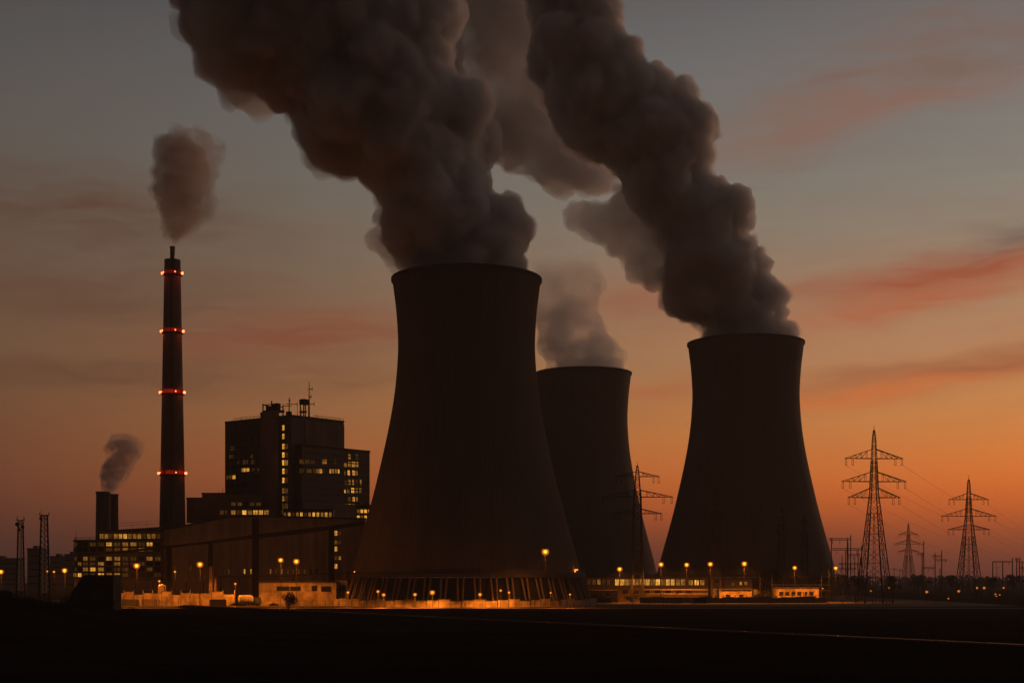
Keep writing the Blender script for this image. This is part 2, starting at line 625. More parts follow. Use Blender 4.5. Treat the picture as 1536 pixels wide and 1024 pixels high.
# ------------------------------------------------------------------ steam plumes
def steam(name, density, albedo, aniso=0.35, skin=0.02, wisp=0.0, fade=None):
    """wisp: size in metres of the patches that a thin plume's density breaks into; fade: (z full, z gone) thins it with height"""
    m, G, out = new_mat(name)
    v = G.n('ShaderNodeVolumePrincipled')
    v.inputs['Color'].default_value = tuple(albedo) + (1,)
    v.inputs['Density'].default_value = density
    v.inputs['Anisotropy'].default_value = aniso
    if wisp:
        t = G.n('ShaderNodeTexCoord')
        f = G.mr(G.noise(t.outputs['Object'], 1.0 / wisp, 3, 0.6), 0.33, 0.68, 0.0, 1.9)
        if fade:
            sp = G.n('ShaderNodeSeparateXYZ')
            G.t.links.new(t.outputs['Object'], sp.inputs[0])
            f = G.m('MULTIPLY', f, G.mr(sp.outputs[2], fade[0], fade[1], 1.0, 0.0))
        G.t.links.new(G.m('MULTIPLY', f, density), v.inputs['Density'])
    G.t.links.new(v.outputs[0], out.inputs['Volume'])
    if skin:
        t = G.n('ShaderNodeBsdfTransparent')
        d = G.n('ShaderNodeBsdfDiffuse')
        d.inputs[0].default_value = tuple(c * 0.6 for c in albedo) + (1,)
        x = G.n('ShaderNodeMixShader')
        x.inputs[0].default_value = skin
        G.t.links.new(t.outputs[0], x.inputs[1])
        G.t.links.new(d.outputs[0], x.inputs[2])
        G.t.links.new(x.outputs[0], out.inputs['Surface'])
    return m


def nhash(ix, iy, iz, k):
    n = (ix * 374761393 + iy * 668265263 + iz * 1274126177 + k * 974634421) & 0xFFFFFFFF
    n = ((n ^ (n >> 13)) * 1274126177) & 0xFFFFFFFF
    n = ((n ^ (n >> 16)) * 2246822519) & 0xFFFFFFFF
    return ((n ^ (n >> 15)) & 0xFFFFFF) / float(0xFFFFFF)


def nvoro(P):
    """distance to the nearest feature point of a jittered unit grid, for every row of P"""
    I = np.floor(P).astype(np.int64)
    Fr = P - I
    best = np.full(len(P), 9.0)
    for dx in (-1, 0, 1):
        for dy in (-1, 0, 1):
            for dz in (-1, 0, 1):
                x, y, z = I[:, 0] + dx, I[:, 1] + dy, I[:, 2] + dz
                d = (dx + nhash(x, y, z, 1) - Fr[:, 0]) ** 2 + (dy + nhash(x, y, z, 2) - Fr[:, 1]) ** 2 + (dz + nhash(x, y, z, 3) - Fr[:, 2]) ** 2
                np.minimum(best, d, out=best)
    return np.sqrt(best)


def nval(P, k):
    """smooth value noise in -1..1"""
    I = np.floor(P).astype(np.int64)
    f = P - I
    f = f * f * f * (f * (f * 6 - 15) + 10)
    out = np.zeros(len(P))
    for dx in (0, 1):
        wx = f[:, 0] if dx else 1 - f[:, 0]
        for dy in (0, 1):
            wy = f[:, 1] if dy else 1 - f[:, 1]
            for dz in (0, 1):
                wz = f[:, 2] if dz else 1 - f[:, 2]
                out += wx * wy * wz * nhash(I[:, 0] + dx, I[:, 1] + dy, I[:, 2] + dz, k)
    return out * 2 - 1


def nvec(P):
    return np.stack([nval(P, 11), nval(P, 12), nval(P, 13)], 1)


def eval_mesh(o):
    dg = bpy.context.evaluated_depsgraph_get()
    return bpy.data.meshes.new_from_object(o.evaluated_get(dg))


ICO = None


def plume_mesh(name, puffs, voxel, amps, seed=0, fuzz=0.0):
    """puffs: (centre, radius) in metres; joined to one skin, then pushed out in rounded billows at several sizes"""
    global ICO
    if ICO is None:
        bm = bmesh.new()
        bmesh.ops.create_icosphere(bm, subdivisions=3, radius=1.0)
        bm.verts.ensure_lookup_table()
        ICO = (np.array([v.co[:] for v in bm.verts]), np.array([[v.index for v in f.verts] for f in bm.faces]))
        bm.free()
    tv, tf = ICO
    V = np.concatenate([tv * r + np.array(c[:]) for c, r in puffs])
    Fc = np.concatenate([tf + i * len(tv) for i in range(len(puffs))])
    me = bpy.data.meshes.new(name)
    me.from_pydata(V.tolist(), [], Fc.tolist())
    for it in range(2):
        o = bpy.data.objects.new(name, me)
        COL.objects.link(o)
        md = o.modifiers.new('skin', 'REMESH')
        md.mode = 'VOXEL'
        md.voxel_size = voxel
        m2 = eval_mesh(o)
        bpy.data.objects.remove(o)
        bpy.data.meshes.remove(me)
        me = m2
        if it == 1:
            break
        nv_ = len(me.vertices)
        co = np.empty(nv_ * 3, np.float32)
        me.vertices.foreach_get('co', co)
        co = co.reshape(-1, 3).astype(np.float64)
        nr = np.empty(nv_ * 3, np.float32)
        me.vertices.foreach_get('normal', nr)
        nr = nr.reshape(-1, 3).astype(np.float64)
        p = co + np.array([seed * 13.7, seed * 7.1, seed * 3.3])
        q = p + nvec(p / 30.0) * 7.0
        d = np.zeros(nv_)
        for size, a in amps:
            q2 = q + nvec(q / (size * 0.9)) * size * 0.25
            d += a * (0.55 - nvoro(q2 / size))
        if fuzz:
            d += fuzz * (nval(q / 9.0, 4) + 0.7 * nval(q / 4.5, 5) + 0.5 * nval(q / 2.4, 6))
        co += nr * d[:, None]
        me.vertices.foreach_set('co', co.astype(np.float32).ravel())
        me.update()
    sm = 1
    bm = bmesh.new()
    bm.from_mesh(me)
    for _ in range(sm):
        bmesh.ops.smooth_vert(bm, verts=bm.verts, factor=0.5, use_axis_x=True, use_axis_y=True, use_axis_z=True)
    bm.to_mesh(me)
    bm.free()
    me.polygons.foreach_set('use_smooth', [True] * len(me.polygons))
    return me


def outline_fill(poly, Y, seed, n_edge=260, small=(14, 40), grid=16, flat=1.0):
    """fill an outline (px, py) standing at distance Y with overlapping round puffs, as deep as the outline is wide there;
    returns (centre, radius) in metres"""
    rn = random.Random(seed)
    k = Y / F
    n = len(poly)

    def inside(x, y):
        c = False
        for i in range(n):
            x0, y0 = poly[i]
            x1, y1 = poly[(i + 1) % n]
            if (y0 > y) != (y1 > y) and x < (x1 - x0) * (y - y0) / (y1 - y0) + x0:
                c = not c
        return c

    def dist(x, y):
        best = 1e9
        for i in range(n):
            x0, y0 = poly[i]
            x1, y1 = poly[(i + 1) % n]
            dx, dy = x1 - x0, y1 - y0
            t = max(0.0, min(1.0, ((x - x0) * dx + (y - y0) * dy) / (dx * dx + dy * dy + 1e-9)))
            best = min(best, math.hypot(x - x0 - t * dx, y - y0 - t * dy))
        return best

    xs = [p[0] for p in poly]
    ys = [p[1] for p in poly]
    gp = []
    y = min(ys)
    while y < max(ys):
        x = min(xs)
        while x < max(xs):
            xx, yy = x + rn.uniform(-0.3, 0.3) * grid, y + rn.uniform(-0.3, 0.3) * grid
            if inside(xx, yy):
                gp.append((xx, yy, dist(xx, yy)))
            x += grid
        y += grid

    def width(x, y, d):
        w = d
        for (qx, qy, qd) in gp:
            if qd > w and (qx - x) ** 2 + (qy - y) ** 2 < qd * qd:
                w = qd
        return w

    out = []
    for (x, y, d) in gp:                       # the body: inscribed balls
        if d > small[0] * 0.8:
            w = width(x, y, d)
            if d > 0.62 * w:
                out.append((at(x, y, Y), d * 0.94 * k))
    cnt = tries = 0
    while cnt < n_edge and tries < n_edge * 40:
        tries += 1
        x, y = rn.uniform(min(xs), max(xs)), rn.uniform(min(ys), max(ys))
        if not inside(x, y):
            continue
        d = dist(x, y)
        if d < small[0] * 0.55:
            continue
        w = width(x, y, d)
        r = min(d * 1.02, small[0] + (small[1] - small[0]) * rn.random() ** 1.7, w * 0.62)
        e = max(0.0, w - d)
        dep = math.sqrt(max(0.0, (w - r * 0.6) ** 2 - e * e)) * flat
        sg = -1 if rn.random() < 0.68 else 1
        out.append((at(x, y, Y) + Vector((0, sg * dep * k, 0)), r * k))
        cnt += 1
    return out


def right_of(puffs, Y, poly_puffs, shift):
    """the puffs that still have other puffs the given distance to their left: the body without its ragged lee side"""
    out = []
    C = np.array([c[:] for c, r in poly_puffs])
    Rr = np.array([r for c, r in poly_puffs])
    for c, r in puffs:
        q = np.array([c.x - shift, Y, c.z - shift * 0.35])
        d = np.hypot(C[:, 0] - q[0], C[:, 2] - q[2])
        if (d < Rr).any():
            out.append((c, r * 0.975))
    return out


def ring_mouth(c, R, r):
    out = [(c + Vector((0, 0, 3)), R)]
    for q in range(14):
        a = 2 * PI * q / 14
        out.append((c + Vector(((R + r * 0.2 - 4) * math.cos(a), (R + r * 0.2 - 4) * math.sin(a), 4 + 3 * (q % 2))), r))
    return out


# the nearest tower's plume, leaning away to the upper left
Ya = 670.0
mouth = Vector((gx(700, Ya), Ya, 150.0))
pa = outline_fill([(606, 410), (592, 400), (563, 372), (545, 356), (548, 336), (562, 318), (549, 294), (536, 275), (512, 268), (490, 280), (472, 248), (452, 216),
                   (436, 190), (428, 163), (397, 157), (376, 143), (326, 150), (294, 127), (301, 106), (276, 72), (254, 46), (272, 18), (250, 0),
                   (215, -60), (160, -140), (520, -160), (640, -80), (683, -10), (706, 30), (697, 70), (689, 103), (702, 112), (712, 130),
                   (736, 143), (752, 168), (750, 203), (733, 220), (725, 250), (742, 273), (747, 297), (764, 289), (785, 298), (805, 336),
                   (792, 376), (790, 398), (780, 410)], Ya, 3, 300, (13, 66))
pa += ring_mouth(mouth, 25.0, 7.0)
# the tower behind it: thin at the mouth, drifting on as a pale veil
Yc = 983.0
mouth3 = Vector((gx(875, Yc), Yc, 150.0))
pc = outline_fill([(810, 552), (804, 520), (802, 480), (806, 440), (822, 415), (850, 405), (880, 415), (900, 445), (899, 475), (921, 503), (938, 535), (940, 552)],
                  Yc, 5, 120, (10, 26), 12)
pc += ring_mouth(mouth3, 23.0, 6.5)
pc_top = outline_fill([(812, 470), (800, 430), (798, 390), (806, 350), (830, 352), (850, 380), (890, 395), (905, 430), (885, 470)], Yc, 9, 60, (12, 30), 12)
pc2 = outline_fill([(733, 228), (744, 250), (762, 258), (776, 280), (800, 272), (822, 290), (846, 278), (870, 296), (915, 290), (935, 260), (890, 200), (850, 130), (835, 40), (830, -60), (690, -90), (672, -20),
                    (690, 40), (690, 100), (715, 160)], Yc, 6, 200, (16, 44))
# the far right tower
Yb = 852.0
mouth2 = Vector((gx(1118.5, Yb), Yb, 151.0))
pb = outline_fill([(1048, 502), (1034, 486), (1012, 472), (990, 472), (976, 424), (998, 380), (972, 340), (924, 296), (918, 248), (868, 238), (830, 196), (800, 124),
                   (787, 62), (792, 10), (765, -90), (890, -100), (917, -10), (933, 48), (958, 76), (962, 103), (988, 109), (1016, 126), (1044, 142),
                   (1060, 168), (1079, 188), (1087, 211), (1066, 236), (1067, 262), (1093, 281), (1126, 294), (1142, 315), (1137, 340), (1112, 357),
                   (1137, 372), (1164, 389), (1157, 411), (1166, 438), (1182, 474), (1178, 500)], Yb, 12, 300, (10, 52))
pb += ring_mouth(mouth2, 24.0, 7.0)
pb2 = outline_fill([(838, 318), (842, 338), (858, 350), (872, 348), (884, 372), (906, 370), (916, 392), (930, 388), (944, 424), (966, 436), (1000, 440), (1020, 380), (990, 330), (940, 280), (930, 270), (910, 300), (885, 296), (866, 306), (850, 302)],
                   Yb, 14, 120, (11, 30), 12)
# the tall stack and the twin stacks
Yd = 742.0
pd = outline_fill([(257, 370), (250, 361), (243, 343), (242, 315), (234, 296), (231, 268), (235, 250), (231, 228), (238, 212), (252, 204), (270, 200), (288, 206),
                   (304, 222), (316, 242), (318, 262), (310, 285), (306, 312), (296, 334), (284, 350), (272, 361), (266, 370)], Yd, 21, 200, (5, 15), 8)
pd2 = outline_fill([(254, 368), (246, 360), (239, 343), (238, 315), (229, 296), (226, 268), (230, 250), (226, 228), (232, 210), (247, 197), (265, 189), (286, 186),
                    (300, 195), (319, 198), (338, 214), (334, 228), (345, 238), (336, 260), (324, 272), (324, 314), (308, 335), (293, 351), (277, 360), (270, 369)],
                   Yd, 22, 120, (6, 18), 8)
for px_, py_, r_ in [(259.8, 368, 3.6), (260.2, 363, 5.0), (261, 357, 7.5), (262, 350, 10.0), (263, 342, 13.0)]:
    pd.append((at(px_, py_, Yd), r_ * Yd / F))
Ye = 742.0
pe = outline_fill([(150, 740), (151, 706), (159, 692), (167, 682), (178, 674), (166, 677), (156, 673), (163, 662), (179, 656), (198, 660), (206, 672), (201, 690), (190, 706),
                   (182, 724), (172, 740)], Ye, 31, 110, (3, 8), 5)
pe2 = outline_fill([(148, 738), (149, 706), (157, 690), (166, 680), (154, 675), (161, 659), (179, 649), (199, 651), (222, 658), (214, 668), (216, 680), (197, 704), (187, 727),
                    (174, 738)], Ye, 32, 70, (3, 9), 5)

AL = (0.915, 0.937, 0.950)


def plume(name, label, loc, sets):
    root = thing(name, label, 'steam plume', loc, 0, 'plumes rising from the towers and stacks')
    inv = Vector(loc)
    for pname, puffs, voxel, amps, mat, seed, fuzz in sets:
        me = plume_mesh(pname, [(c - inv, r) for c, r in puffs], voxel, amps, seed, fuzz)
        me.materials.append(mat)
        link(pname, me, root)
    return root


BIG = [(26.0, 8.0), (12.0, 5.0), (6.0, 3.2), (3.0, 1.7)]
MED = [(24.0, 7.0), (11.0, 4.6), (5.5, 3.0), (2.8, 1.6)]
SML = [(9.0, 3.0), (4.5, 2.2), (2.2, 1.1)]
TNY = [(5.0, 1.6), (2.4, 1.1), (1.2, 0.5)]
d_core = steam('dense_steam', 0.22, AL, skin=0.0)
d_body = steam('ragged_steam', 0.045, AL)
d_inner = steam('gathering_steam', 0.07, AL, skin=0.0)
d_mid = steam('thinning_steam', 0.075, AL)
d_thin = steam('thin_steam', 0.085, AL, wisp=22.0, fade=(15.0, 85.0), skin=0.01)
d_drift = steam('drifting_steam', 0.075, AL, wisp=40.0, skin=0.01)
SA = (0.86, 0.82, 0.80)
d_stack = steam('stack_smoke', 0.085, SA, wisp=9.0, skin=0.015)
d_stackveil = steam('stack_smoke_veil', 0.050, SA, wisp=7.0, skin=0.0)
d_twin = steam('twin_stack_smoke', 0.22, SA, wisp=4.0, skin=0.015)
d_twinveil = steam('twin_stack_smoke_veil', 0.10, SA, wisp=3.0, skin=0.0)


def lee(puffs, dx, dz, f):
    return [(c + Vector((dx, 0, dz)), r * f) for c, r in puffs]

plume('steam_plume', 'thick dark steam plume leaning up from the nearest cooling tower', mouth, [
    ('ragged_billows', pa, 1.25, BIG, d_body, 1, 2.6),
    ('inner_billows', right_of(pa, Ya, pa, 6.0), 1.3, BIG, d_inner, 1, 2.2),
    ('dense_core', right_of(pa, Ya, pa, 20.0), 1.25, BIG, d_core, 1, 0.6)])
plume('steam_plume', 'lumpy leaning steam plume from the cooling tower by the tallest pylon', mouth2, [
    ('ragged_billows', pb, 1.25, MED, d_body, 3, 2.4),
    ('inner_billows', right_of(pb, Yb, pb, 6.0), 1.3, MED, d_inner, 3, 2.0),
    ('dense_core', right_of(pb, Yb, pb, 18.0), 1.25, MED, d_core, 3, 0.6),
    ('trailing_billows', pb2, 1.5, MED, d_mid, 4, 2.4)])
plume('steam_plume', 'faint thin steam plume rising from the rear cooling tower', mouth3, [
    ('billows', pc + pc_top, 1.8, MED, d_thin, 6, 1.0),
    ('drifting_veil', pc2, 2.0, BIG, d_drift, 8, 2.0)])
plume('smoke_plume', 'dark smoke plume swelling above the tall red lit chimney', at(260, 366, Yd), [
    ('billows', pd, 0.8, SML, d_stack, 9, 0.5),
    ('veil', pd2, 1.2, [(9, 4.0), (4, 2.0)], d_stackveil, 10, 1.5)])
plume('smoke_plume', 'small smoke plume drifting off the short twin stacks', at(160, 738, Ye), [
    ('billows', pe, 0.5, TNY, d_twin, 12, 0.3),
    ('veil', pe2, 0.7, [(5, 2.2), (2.4, 1.0)], d_twinveil, 13, 0.8)])


# ------------------------------------------------------------------ windows
def window_mesh(w, h, cols, rows, pane):
    """one window in the XZ plane facing -Y, its lower left corner at the origin: frame, mullions and a pane set behind them"""
    mb = MB()
    t = 0.12
    mb.box(0, w, -0.16, 0.0, 0, t)
    mb.box(0, w, -0.16, 0.0, h - t, h)
    mb.box(0, t, -0.158, 0.0, t, h - t)
    mb.box(w - t, w, -0.158, 0.0, t, h - t)
    for i in range(1, cols):
        x = w * i / cols
        mb.box(x - 0.05, x + 0.05, -0.13, 0.0, t, h - t)
    for i in range(1, rows):
        z = h * i / rows
        mb.box(t, w - t, -0.12, 0.0, z - 0.04, z + 0.04)
    mb.add([(t, -0.05, t), (w - t, -0.05, t), (w - t, -0.05, h - t), (t, -0.05, h - t)], [(0, 1, 2, 3)], 1)
    return mb.mesh('window', [M['frame'], pane])


WCACHE = {}


def put_window(root, x, y, z, rz, w, h, lvl, cols=2, rows=1):
    key = (round(w * 2) / 2, round(h * 2) / 2, lvl, cols, rows)
    if key not in WCACHE:
        WCACHE[key] = window_mesh(max(0.6, key[0]), max(0.6, key[1]), cols, rows, M['win%d' % lvl])
    return link('window', WCACHE[key], root, (x, y, z), rz)


class Facade:
    """places windows on a building's upright faces; the building stands at C turned by ang about z"""
    def __init__(self, root, C, ang):
        self.root, self.C, self.ang = root, C, ang
        self.u = (math.cos(ang), math.sin(ang))
        self.v = (-math.sin(ang), math.cos(ang))

    def solve(self, px, face, const):
        k = (px - 768) / F
        a, b = (self.u, self.v) if face == 'y' else (self.v, self.u)
        bx, by = self.C[0] + b[0] * const, self.C[1] + b[1] * const
        s = (k * by - bx) / (a[0] - k * a[1])
        return s, by + s * a[1]

    def win(self, face, const, px, py, wpx, hpx, lvl, cols=2, rows=1):
        s0, Y0 = self.solve(px - wpx / 2, face, const)
        s1, Y1 = self.solve(px + wpx / 2, face, const)
        Y = (Y0 + Y1) / 2
        w, h = abs(s1 - s0), hpx * Y / F
        z = zz(py + hpx / 2, Y)
        if face == 'y':
            put_window(self.root, min(s0, s1), const - 0.02, z, 0.0, w, h, lvl, cols, rows)
        else:
            put_window(self.root, const - 0.02, max(s0, s1), z, -PI / 2, w, h, lvl, cols, rows)


def rail_line(mb, pts, h=1.1, step=3.0, w=0.07):
    """a roof railing along a line of points"""
    for a, b in zip(pts, pts[1:]):
        a, b = Vector(a), Vector(b)
        n = max(1, int((b - a).length / step))
        for i in range(n + 1):
            p = a + (b - a) * i / n
            mb.bar(p, p + Vector((0, 0, h)), w)
        for z in (h, h * 0.55):
            mb.bar(a + Vector((0, 0, z)), b + Vector((0, 0, z)), w)


# ------------------------------------------------------------------ the tall boiler house
HB = (-115.6, 745.0)
ANG = math.radians(51)
bh = thing('boiler_house', 'tall dark boiler house with a lit stair strip and rooftop antennas', 'building', (HB[0], HB[1], 0), ANG)
fc = Facade(bh, HB, ANG)
mb = MB()
mb.box(0, 38, 0, 53, 0, 97.0)
mb.build('main_block', M['panel'], bh)
mb = MB()
mb.box(9.5, 38.2, -0.35, 0.0, 83.0, 96.0)
for i in range(1, 5):
    mb.box(9.5 + 28.7 * i / 5 - 0.1, 9.5 + 28.7 * i / 5 + 0.1, -0.48, -0.35, 83.0, 96.0)
mb.box(9.5, 38.2, -0.47, -0.35, 89.3, 89.6)
mb.build('concrete_panel', M['conc'], bh)
mb = MB()
mb.box(-3.0, 0.0, 9.5, 21.0, 0, 100.5)
mb.build('lift_shaft', M['conc'], bh)
mb = MB()
mb.box(3.6, 54.0, -4.0, 18.0, 0, 81.5)
mb.build('side_wing', M['panel'], bh)
mb = MB()
mb.box(3.3, 54.3, -4.3, 18.3, 81.5, 82.6)
mb.build('wing_parapet', M['roof'], bh)
mb = MB()
mb.box(-0.3, 38.3, -0.3, 53.3, 97.0, 98.0)
mb.build('roof_parapet', M['roof'], bh)
mb = MB()
mb.box(5.0, 54.25, -4.28, -4.0, 45.0, 52.5)
mb.build('concrete_band', M['conc'], bh)
# floor bands on the left face and on the wing
mb = MB()
for k in range(13):
    z = 52 + 3.45 * k
    mb.box(-0.22, 0.0, 21.4, 53.0, z, z + 0.55)
for k in range(12):
    y = 21.4 + (53 - 21.4) * k / 11
    mb.box(-0.20, 0.0, y - 0.18, y + 0.18, 49, 97)
mb.build('facade_grid', M['frame'], bh)
mb = MB()
for k in range(8):
    z = 53.0 + 3.6 * k
    mb.box(3.6, 54.0, -4.2, -4.0, z, z + 0.5)
mb.build('floor_band', M['frame'], bh)
# stair strip beside the corner
for k, (zy, lv) in enumerate([(262, 3), (328, 3), (405, 3), (470, 3), (530, 3), (595, 3), (665, 3), (745, 2), (805, 2), (860, 1), (905, 2)]):
    py = 590 + zy / 5.12
    fc.win('x', 0.0, 425.2, py, 3.6, 9.0, lv, 1, 2)
    if k > 1:
        fc.win('x', 0.0, 429.8, py, 4.6, 9.0, 1 if k != 4 else 2, 2, 1)
# windows on the left face
rows = [(420, [(148, 34, 1)]), (480, [(140, 30, 1), (300, 24, 1)]), (525, [(192, 16, 1), (248, 44, 1), (303, 22, 1), (344, 16, 0)]),
        (588, [(236, 34, 3), (270, 30, 3), (308, 22, 1), (345, 18, 1)]), (642, [(122, 40, 1), (160, 30, 3), (330, 40, 0)]),
        (355, [(300, 30, 0), (340, 24, 0)]), (700, [(150, 40, 0), (250, 40, 0)])]
for zy, lst in rows:
    for zx, zw, lv in lst:
        fc.win('x', 0.0, 320 + zx / 5.12, 590 + zy / 5.12, zw / 5.12, 7.2, lv, 2, 1)
# windows on the wing
for zy, lst in [(522, [(680, 40, 1), (722, 40, 1), (762, 34, 1), (845, 20, 2), (864, 18, 3), (935, 20, 1)]),
                (594, [(680, 40, 1), (735, 44, 1), (776, 26, 1), (800, 24, 2), (824, 20, 3), (845, 16, 1), (896, 14, 3), (918, 22, 2), (942, 18, 2), (963, 18, 3)]),
                (487, [(1045, 22, 2), (1100, 18, 1)]),
                (545, [(1014, 28, 2), (1044, 26, 2), (1073, 24, 3), (1102, 26, 2)]),
                (610, [(1010, 12, 2), (1040, 22, 3), (1074, 18, 3), (1100, 22, 2)]),
                (682, [(1018, 26, 1), (1046, 22, 2), (1073, 16, 3), (1100, 14, 1), (1132, 16, 2)]),
                (745, [(1010, 14, 3), (1036, 22, 2), (1070, 26, 3), (1100, 22, 2), (1128, 22, 2)]),
                (810, [(1046, 26, 1), (1078, 22, 3), (1100, 14, 2)]),
                (870, [(943, 20, 2), (970, 20, 3), (1018, 18, 2), (1046, 20, 3), (1074, 20, 2)])]:
    for zx, zw, lv in lst:
        fc.win('y', -4.0 if zy > 0 else 0, 320 + zx / 5.12, 590 + zy / 5.12, zw / 5.12, 7.6 if zy not in (870,) else 9.4, lv, 2, 2 if zw > 20 else 1)
# roof equipment
mb = MB()
mb.box(-1.0, 6.0, 12, 21, 100.5, 101.6)
for (x, y, h) in [(-1.6, 20.4, 7.0), (-1.6, 11, 5.0), (5, 20.4, 6), (5, 12, 5.5), (0.5, 16, 8.5), (2.5, 18, 4)]:
    mb.bar((x, y, 98), (x, y, 98 + h), 0.5)
mb.bar((-1.6, 20.4, 104.5), (-1.6, 11, 104), 0.45)
mb.bar((5, 20.4, 104), (5, 12, 103.5), 0.45)
mb.bar((-1.6, 20.4, 104.5), (5, 20.4, 104), 0.45)
mb.box(1.5, 4.2, 13, 17.5, 101.6, 105.2)
mb.box(0.0, 2.2, 18.2, 20, 101.6, 104.0)
mb.build('roof_plant', M['dark_steel'], bh)


def roof_mast(x, y, z, h, arms, dish=None):
    m = MB()
    m.bar((x, y, z), (x, y, z + h), 0.55, 0.2)
    for az_, L, zz_ in arms:
        dx, dy = math.cos(az_) * L, math.sin(az_) * L
        m.bar((x - dx * 0.4, y - dy * 0.4, zz_), (x + dx, y + dy, zz_), 0.32)
        m.bar((x + dx, y + dy, zz_ - 0.8), (x + dx, y + dy, zz_ + 1.2), 0.25)
    o = m.build('antenna_mast', M['dark_steel'], bh)
    if dish:
        d = MB()
        d.box(*dish)
        d.build('antenna_cabinet', M['dark_steel'], o)
    return o


roof_mast(3.0, 5.0, 98, 10.0, [(-0.6, 4.2, 104.2), (2.2, 3.2, 103.2), (0.6, 2.0, 106)], (1.8, 4.0, 4.0, 6.2, 98, 100.2))
roof_mast(14.5, 2.0, 98, 19.0, [(-0.8, 2.6, 105), (2.3, 2.6, 105.0), (0.3, 2.0, 109), (-0.8, 1.6, 113)], None)
mb = MB()
for (x, y) in [(10.0, 1.4), (13.6, 1.4), (10, 4.0), (13.6, 4.0)]:
    mb.bar((x, y, 98), (x, y, 107), 0.45)
mb.box(9.6, 14.0, 1.0, 4.4, 104.5, 107.3)
mb.box(9.6, 12.0, 1.0, 4.4, 100.2, 101.0)
mb.build('antenna_frame', M['dark_steel'], bh)
for (x, y, h) in [(8, 1, 4.5), (7, 3, 6.5), (20, 2, 2.2), (-0.1, 40, 1.5)]:
    mb = MB()
    mb.bar((x, y, 98), (x, y, 98 + h), 0.22, 0.1)
    mb.build('aerial', M['dark_steel'], bh)
mb = MB()
rail_line(mb, [(0, 23, 98), (0, 46, 98)], 1.3, 3.0, 0.12)
rail_line(mb, [(16, 0, 98), (37.8, 0, 98)], 1.1, 3.0, 0.12)
mb.build('roof_railing', M['dark_steel'], bh)

# ------------------------------------------------------------------ stepped annex left of the boiler house
AY = 752.0
ax0, ax1 = gx(280, AY), gx(437, AY)
an = thing('boiler_annex', 'stepped low annex left of the tall boiler house with a lit window row', 'building', (ax0, AY, 0))
fa = Facade(an, (ax0, AY), 0.0)
mb = MB()
W0 = gx(303, AY) - ax0
W1 = gx(341, AY) - ax0
W2 = ax1 - ax0
mb.box(0, W0, 0, 14, 0, zz(747, AY))
mb.box(W0, W1, 0.1, 14.1, 0, zz(740, AY))
mb.box(W1, W1 + (W2 - W1) * 0.6, -0.2, 9, 0, zz(741, AY))
mb.build('wall', M['conc'], an)
mb = MB()
mb.box(-0.3, W0, -0.3, 14.3, zz(747, AY), zz(745.8, AY))
mb.box(W0 - 0.3, W1, -0.2, 14.4, zz(740, AY), zz(738.6, AY))
mb.build('roof', M['roof'], an)
for k in range(9):
    fa.win('y', 0.0 if k < 2 else -0.2, 333 + 8.3 * k, 768.5, 6.4, 6.4, [1, 1, 2, 1, 3, 2, 3, 3, 2][k], 2, 1)
for k in range(7):
    fa.win('y', -0.2, 350 + 9.5 * k, 755.5, 6.6, 6.0, [1, 1, 0, 1, 1, 0, 1][k], 2, 1)
for k in range(6):
    fa.win('y', 0.0, 283 + 8.6 * k, 786.5, 6.6, 5.6, [2, 2, 1, 2, 2, 1][k], 2, 1)
mb = MB()
mb.bar((W1 - 3, 3, zz(739, AY)), (W1 - 3, 3, zz(731, AY)), 0.3, 0.12)
mb.bar((W1 - 5, 3, zz(739, AY)), (W1 - 5, 3, zz(735, AY)), 0.25, 0.12)
mb.build('aerial', M['dark_steel'], an)

# glazed ground block in front of the boiler house foot
GY = 738.0
gx0, gx1 = gx(424, GY), gx(500, GY)
gb = thing('entrance_block', 'low glazed block with a lit window row at the boiler house foot', 'building', (gx0, GY, 0))
fg = Facade(gb, (gx0, GY), 0.0)
mb = MB()
mb.box(0, gx1 - gx0, 0, 4.0, 0, zz(764.5, GY))
mb.build('wall', M['panel'], gb)
mb = MB()
mb.box(-0.3, gx1 - gx0 + 0.3, -0.4, 4.0, zz(764.5, GY), zz(763.2, GY))
mb.build('roof', M['roof'], gb)
for k, lv in enumerate([2, 3, 1, 2, 3, 1, 2, 3, 3, 2, 3, 2]):
    fg.win('y', 0.0, 428 + 6.15 * k, 772, 5.0, 9.0, lv, 2, 1)

# the brightly lit block half hidden by the nearest tower
LY = 722.0
lx0, lx1 = gx(534, LY), gx(560, LY)
lb = thing('workshop_block', 'small block with bright windows peeping out beside the nearest tower', 'building', (lx0, LY, 0))
fl = Facade(lb, (lx0, LY), 0.0)
mb = MB()
mb.box(0, lx1 - lx0, 0, 10, 0, zz(757, LY))
mb.build('wall', M['conc'], lb)
mb = MB()
for x in (1.5, 3.5, 5.0, 6.2):
    mb.bar((x, 1, zz(757, LY)), (x, 1, zz(750, LY)), 0.25)
mb.bar((1.5, 1, zz(750.5, LY)), (6.2, 1, zz(750.5, LY)), 0.25)
mb.build('roof_railing', M['dark_steel'], lb)
for r_, (py, ls) in enumerate([(766, [2, 3, 3, 2]), (775, [3, 2, 3, 3])]):
    for k, lv in enumerate(ls):
        fl.win('y', 0.0, 537.5 + 5.4 * k, py, 4.4, 6.6, lv, 2, 1)

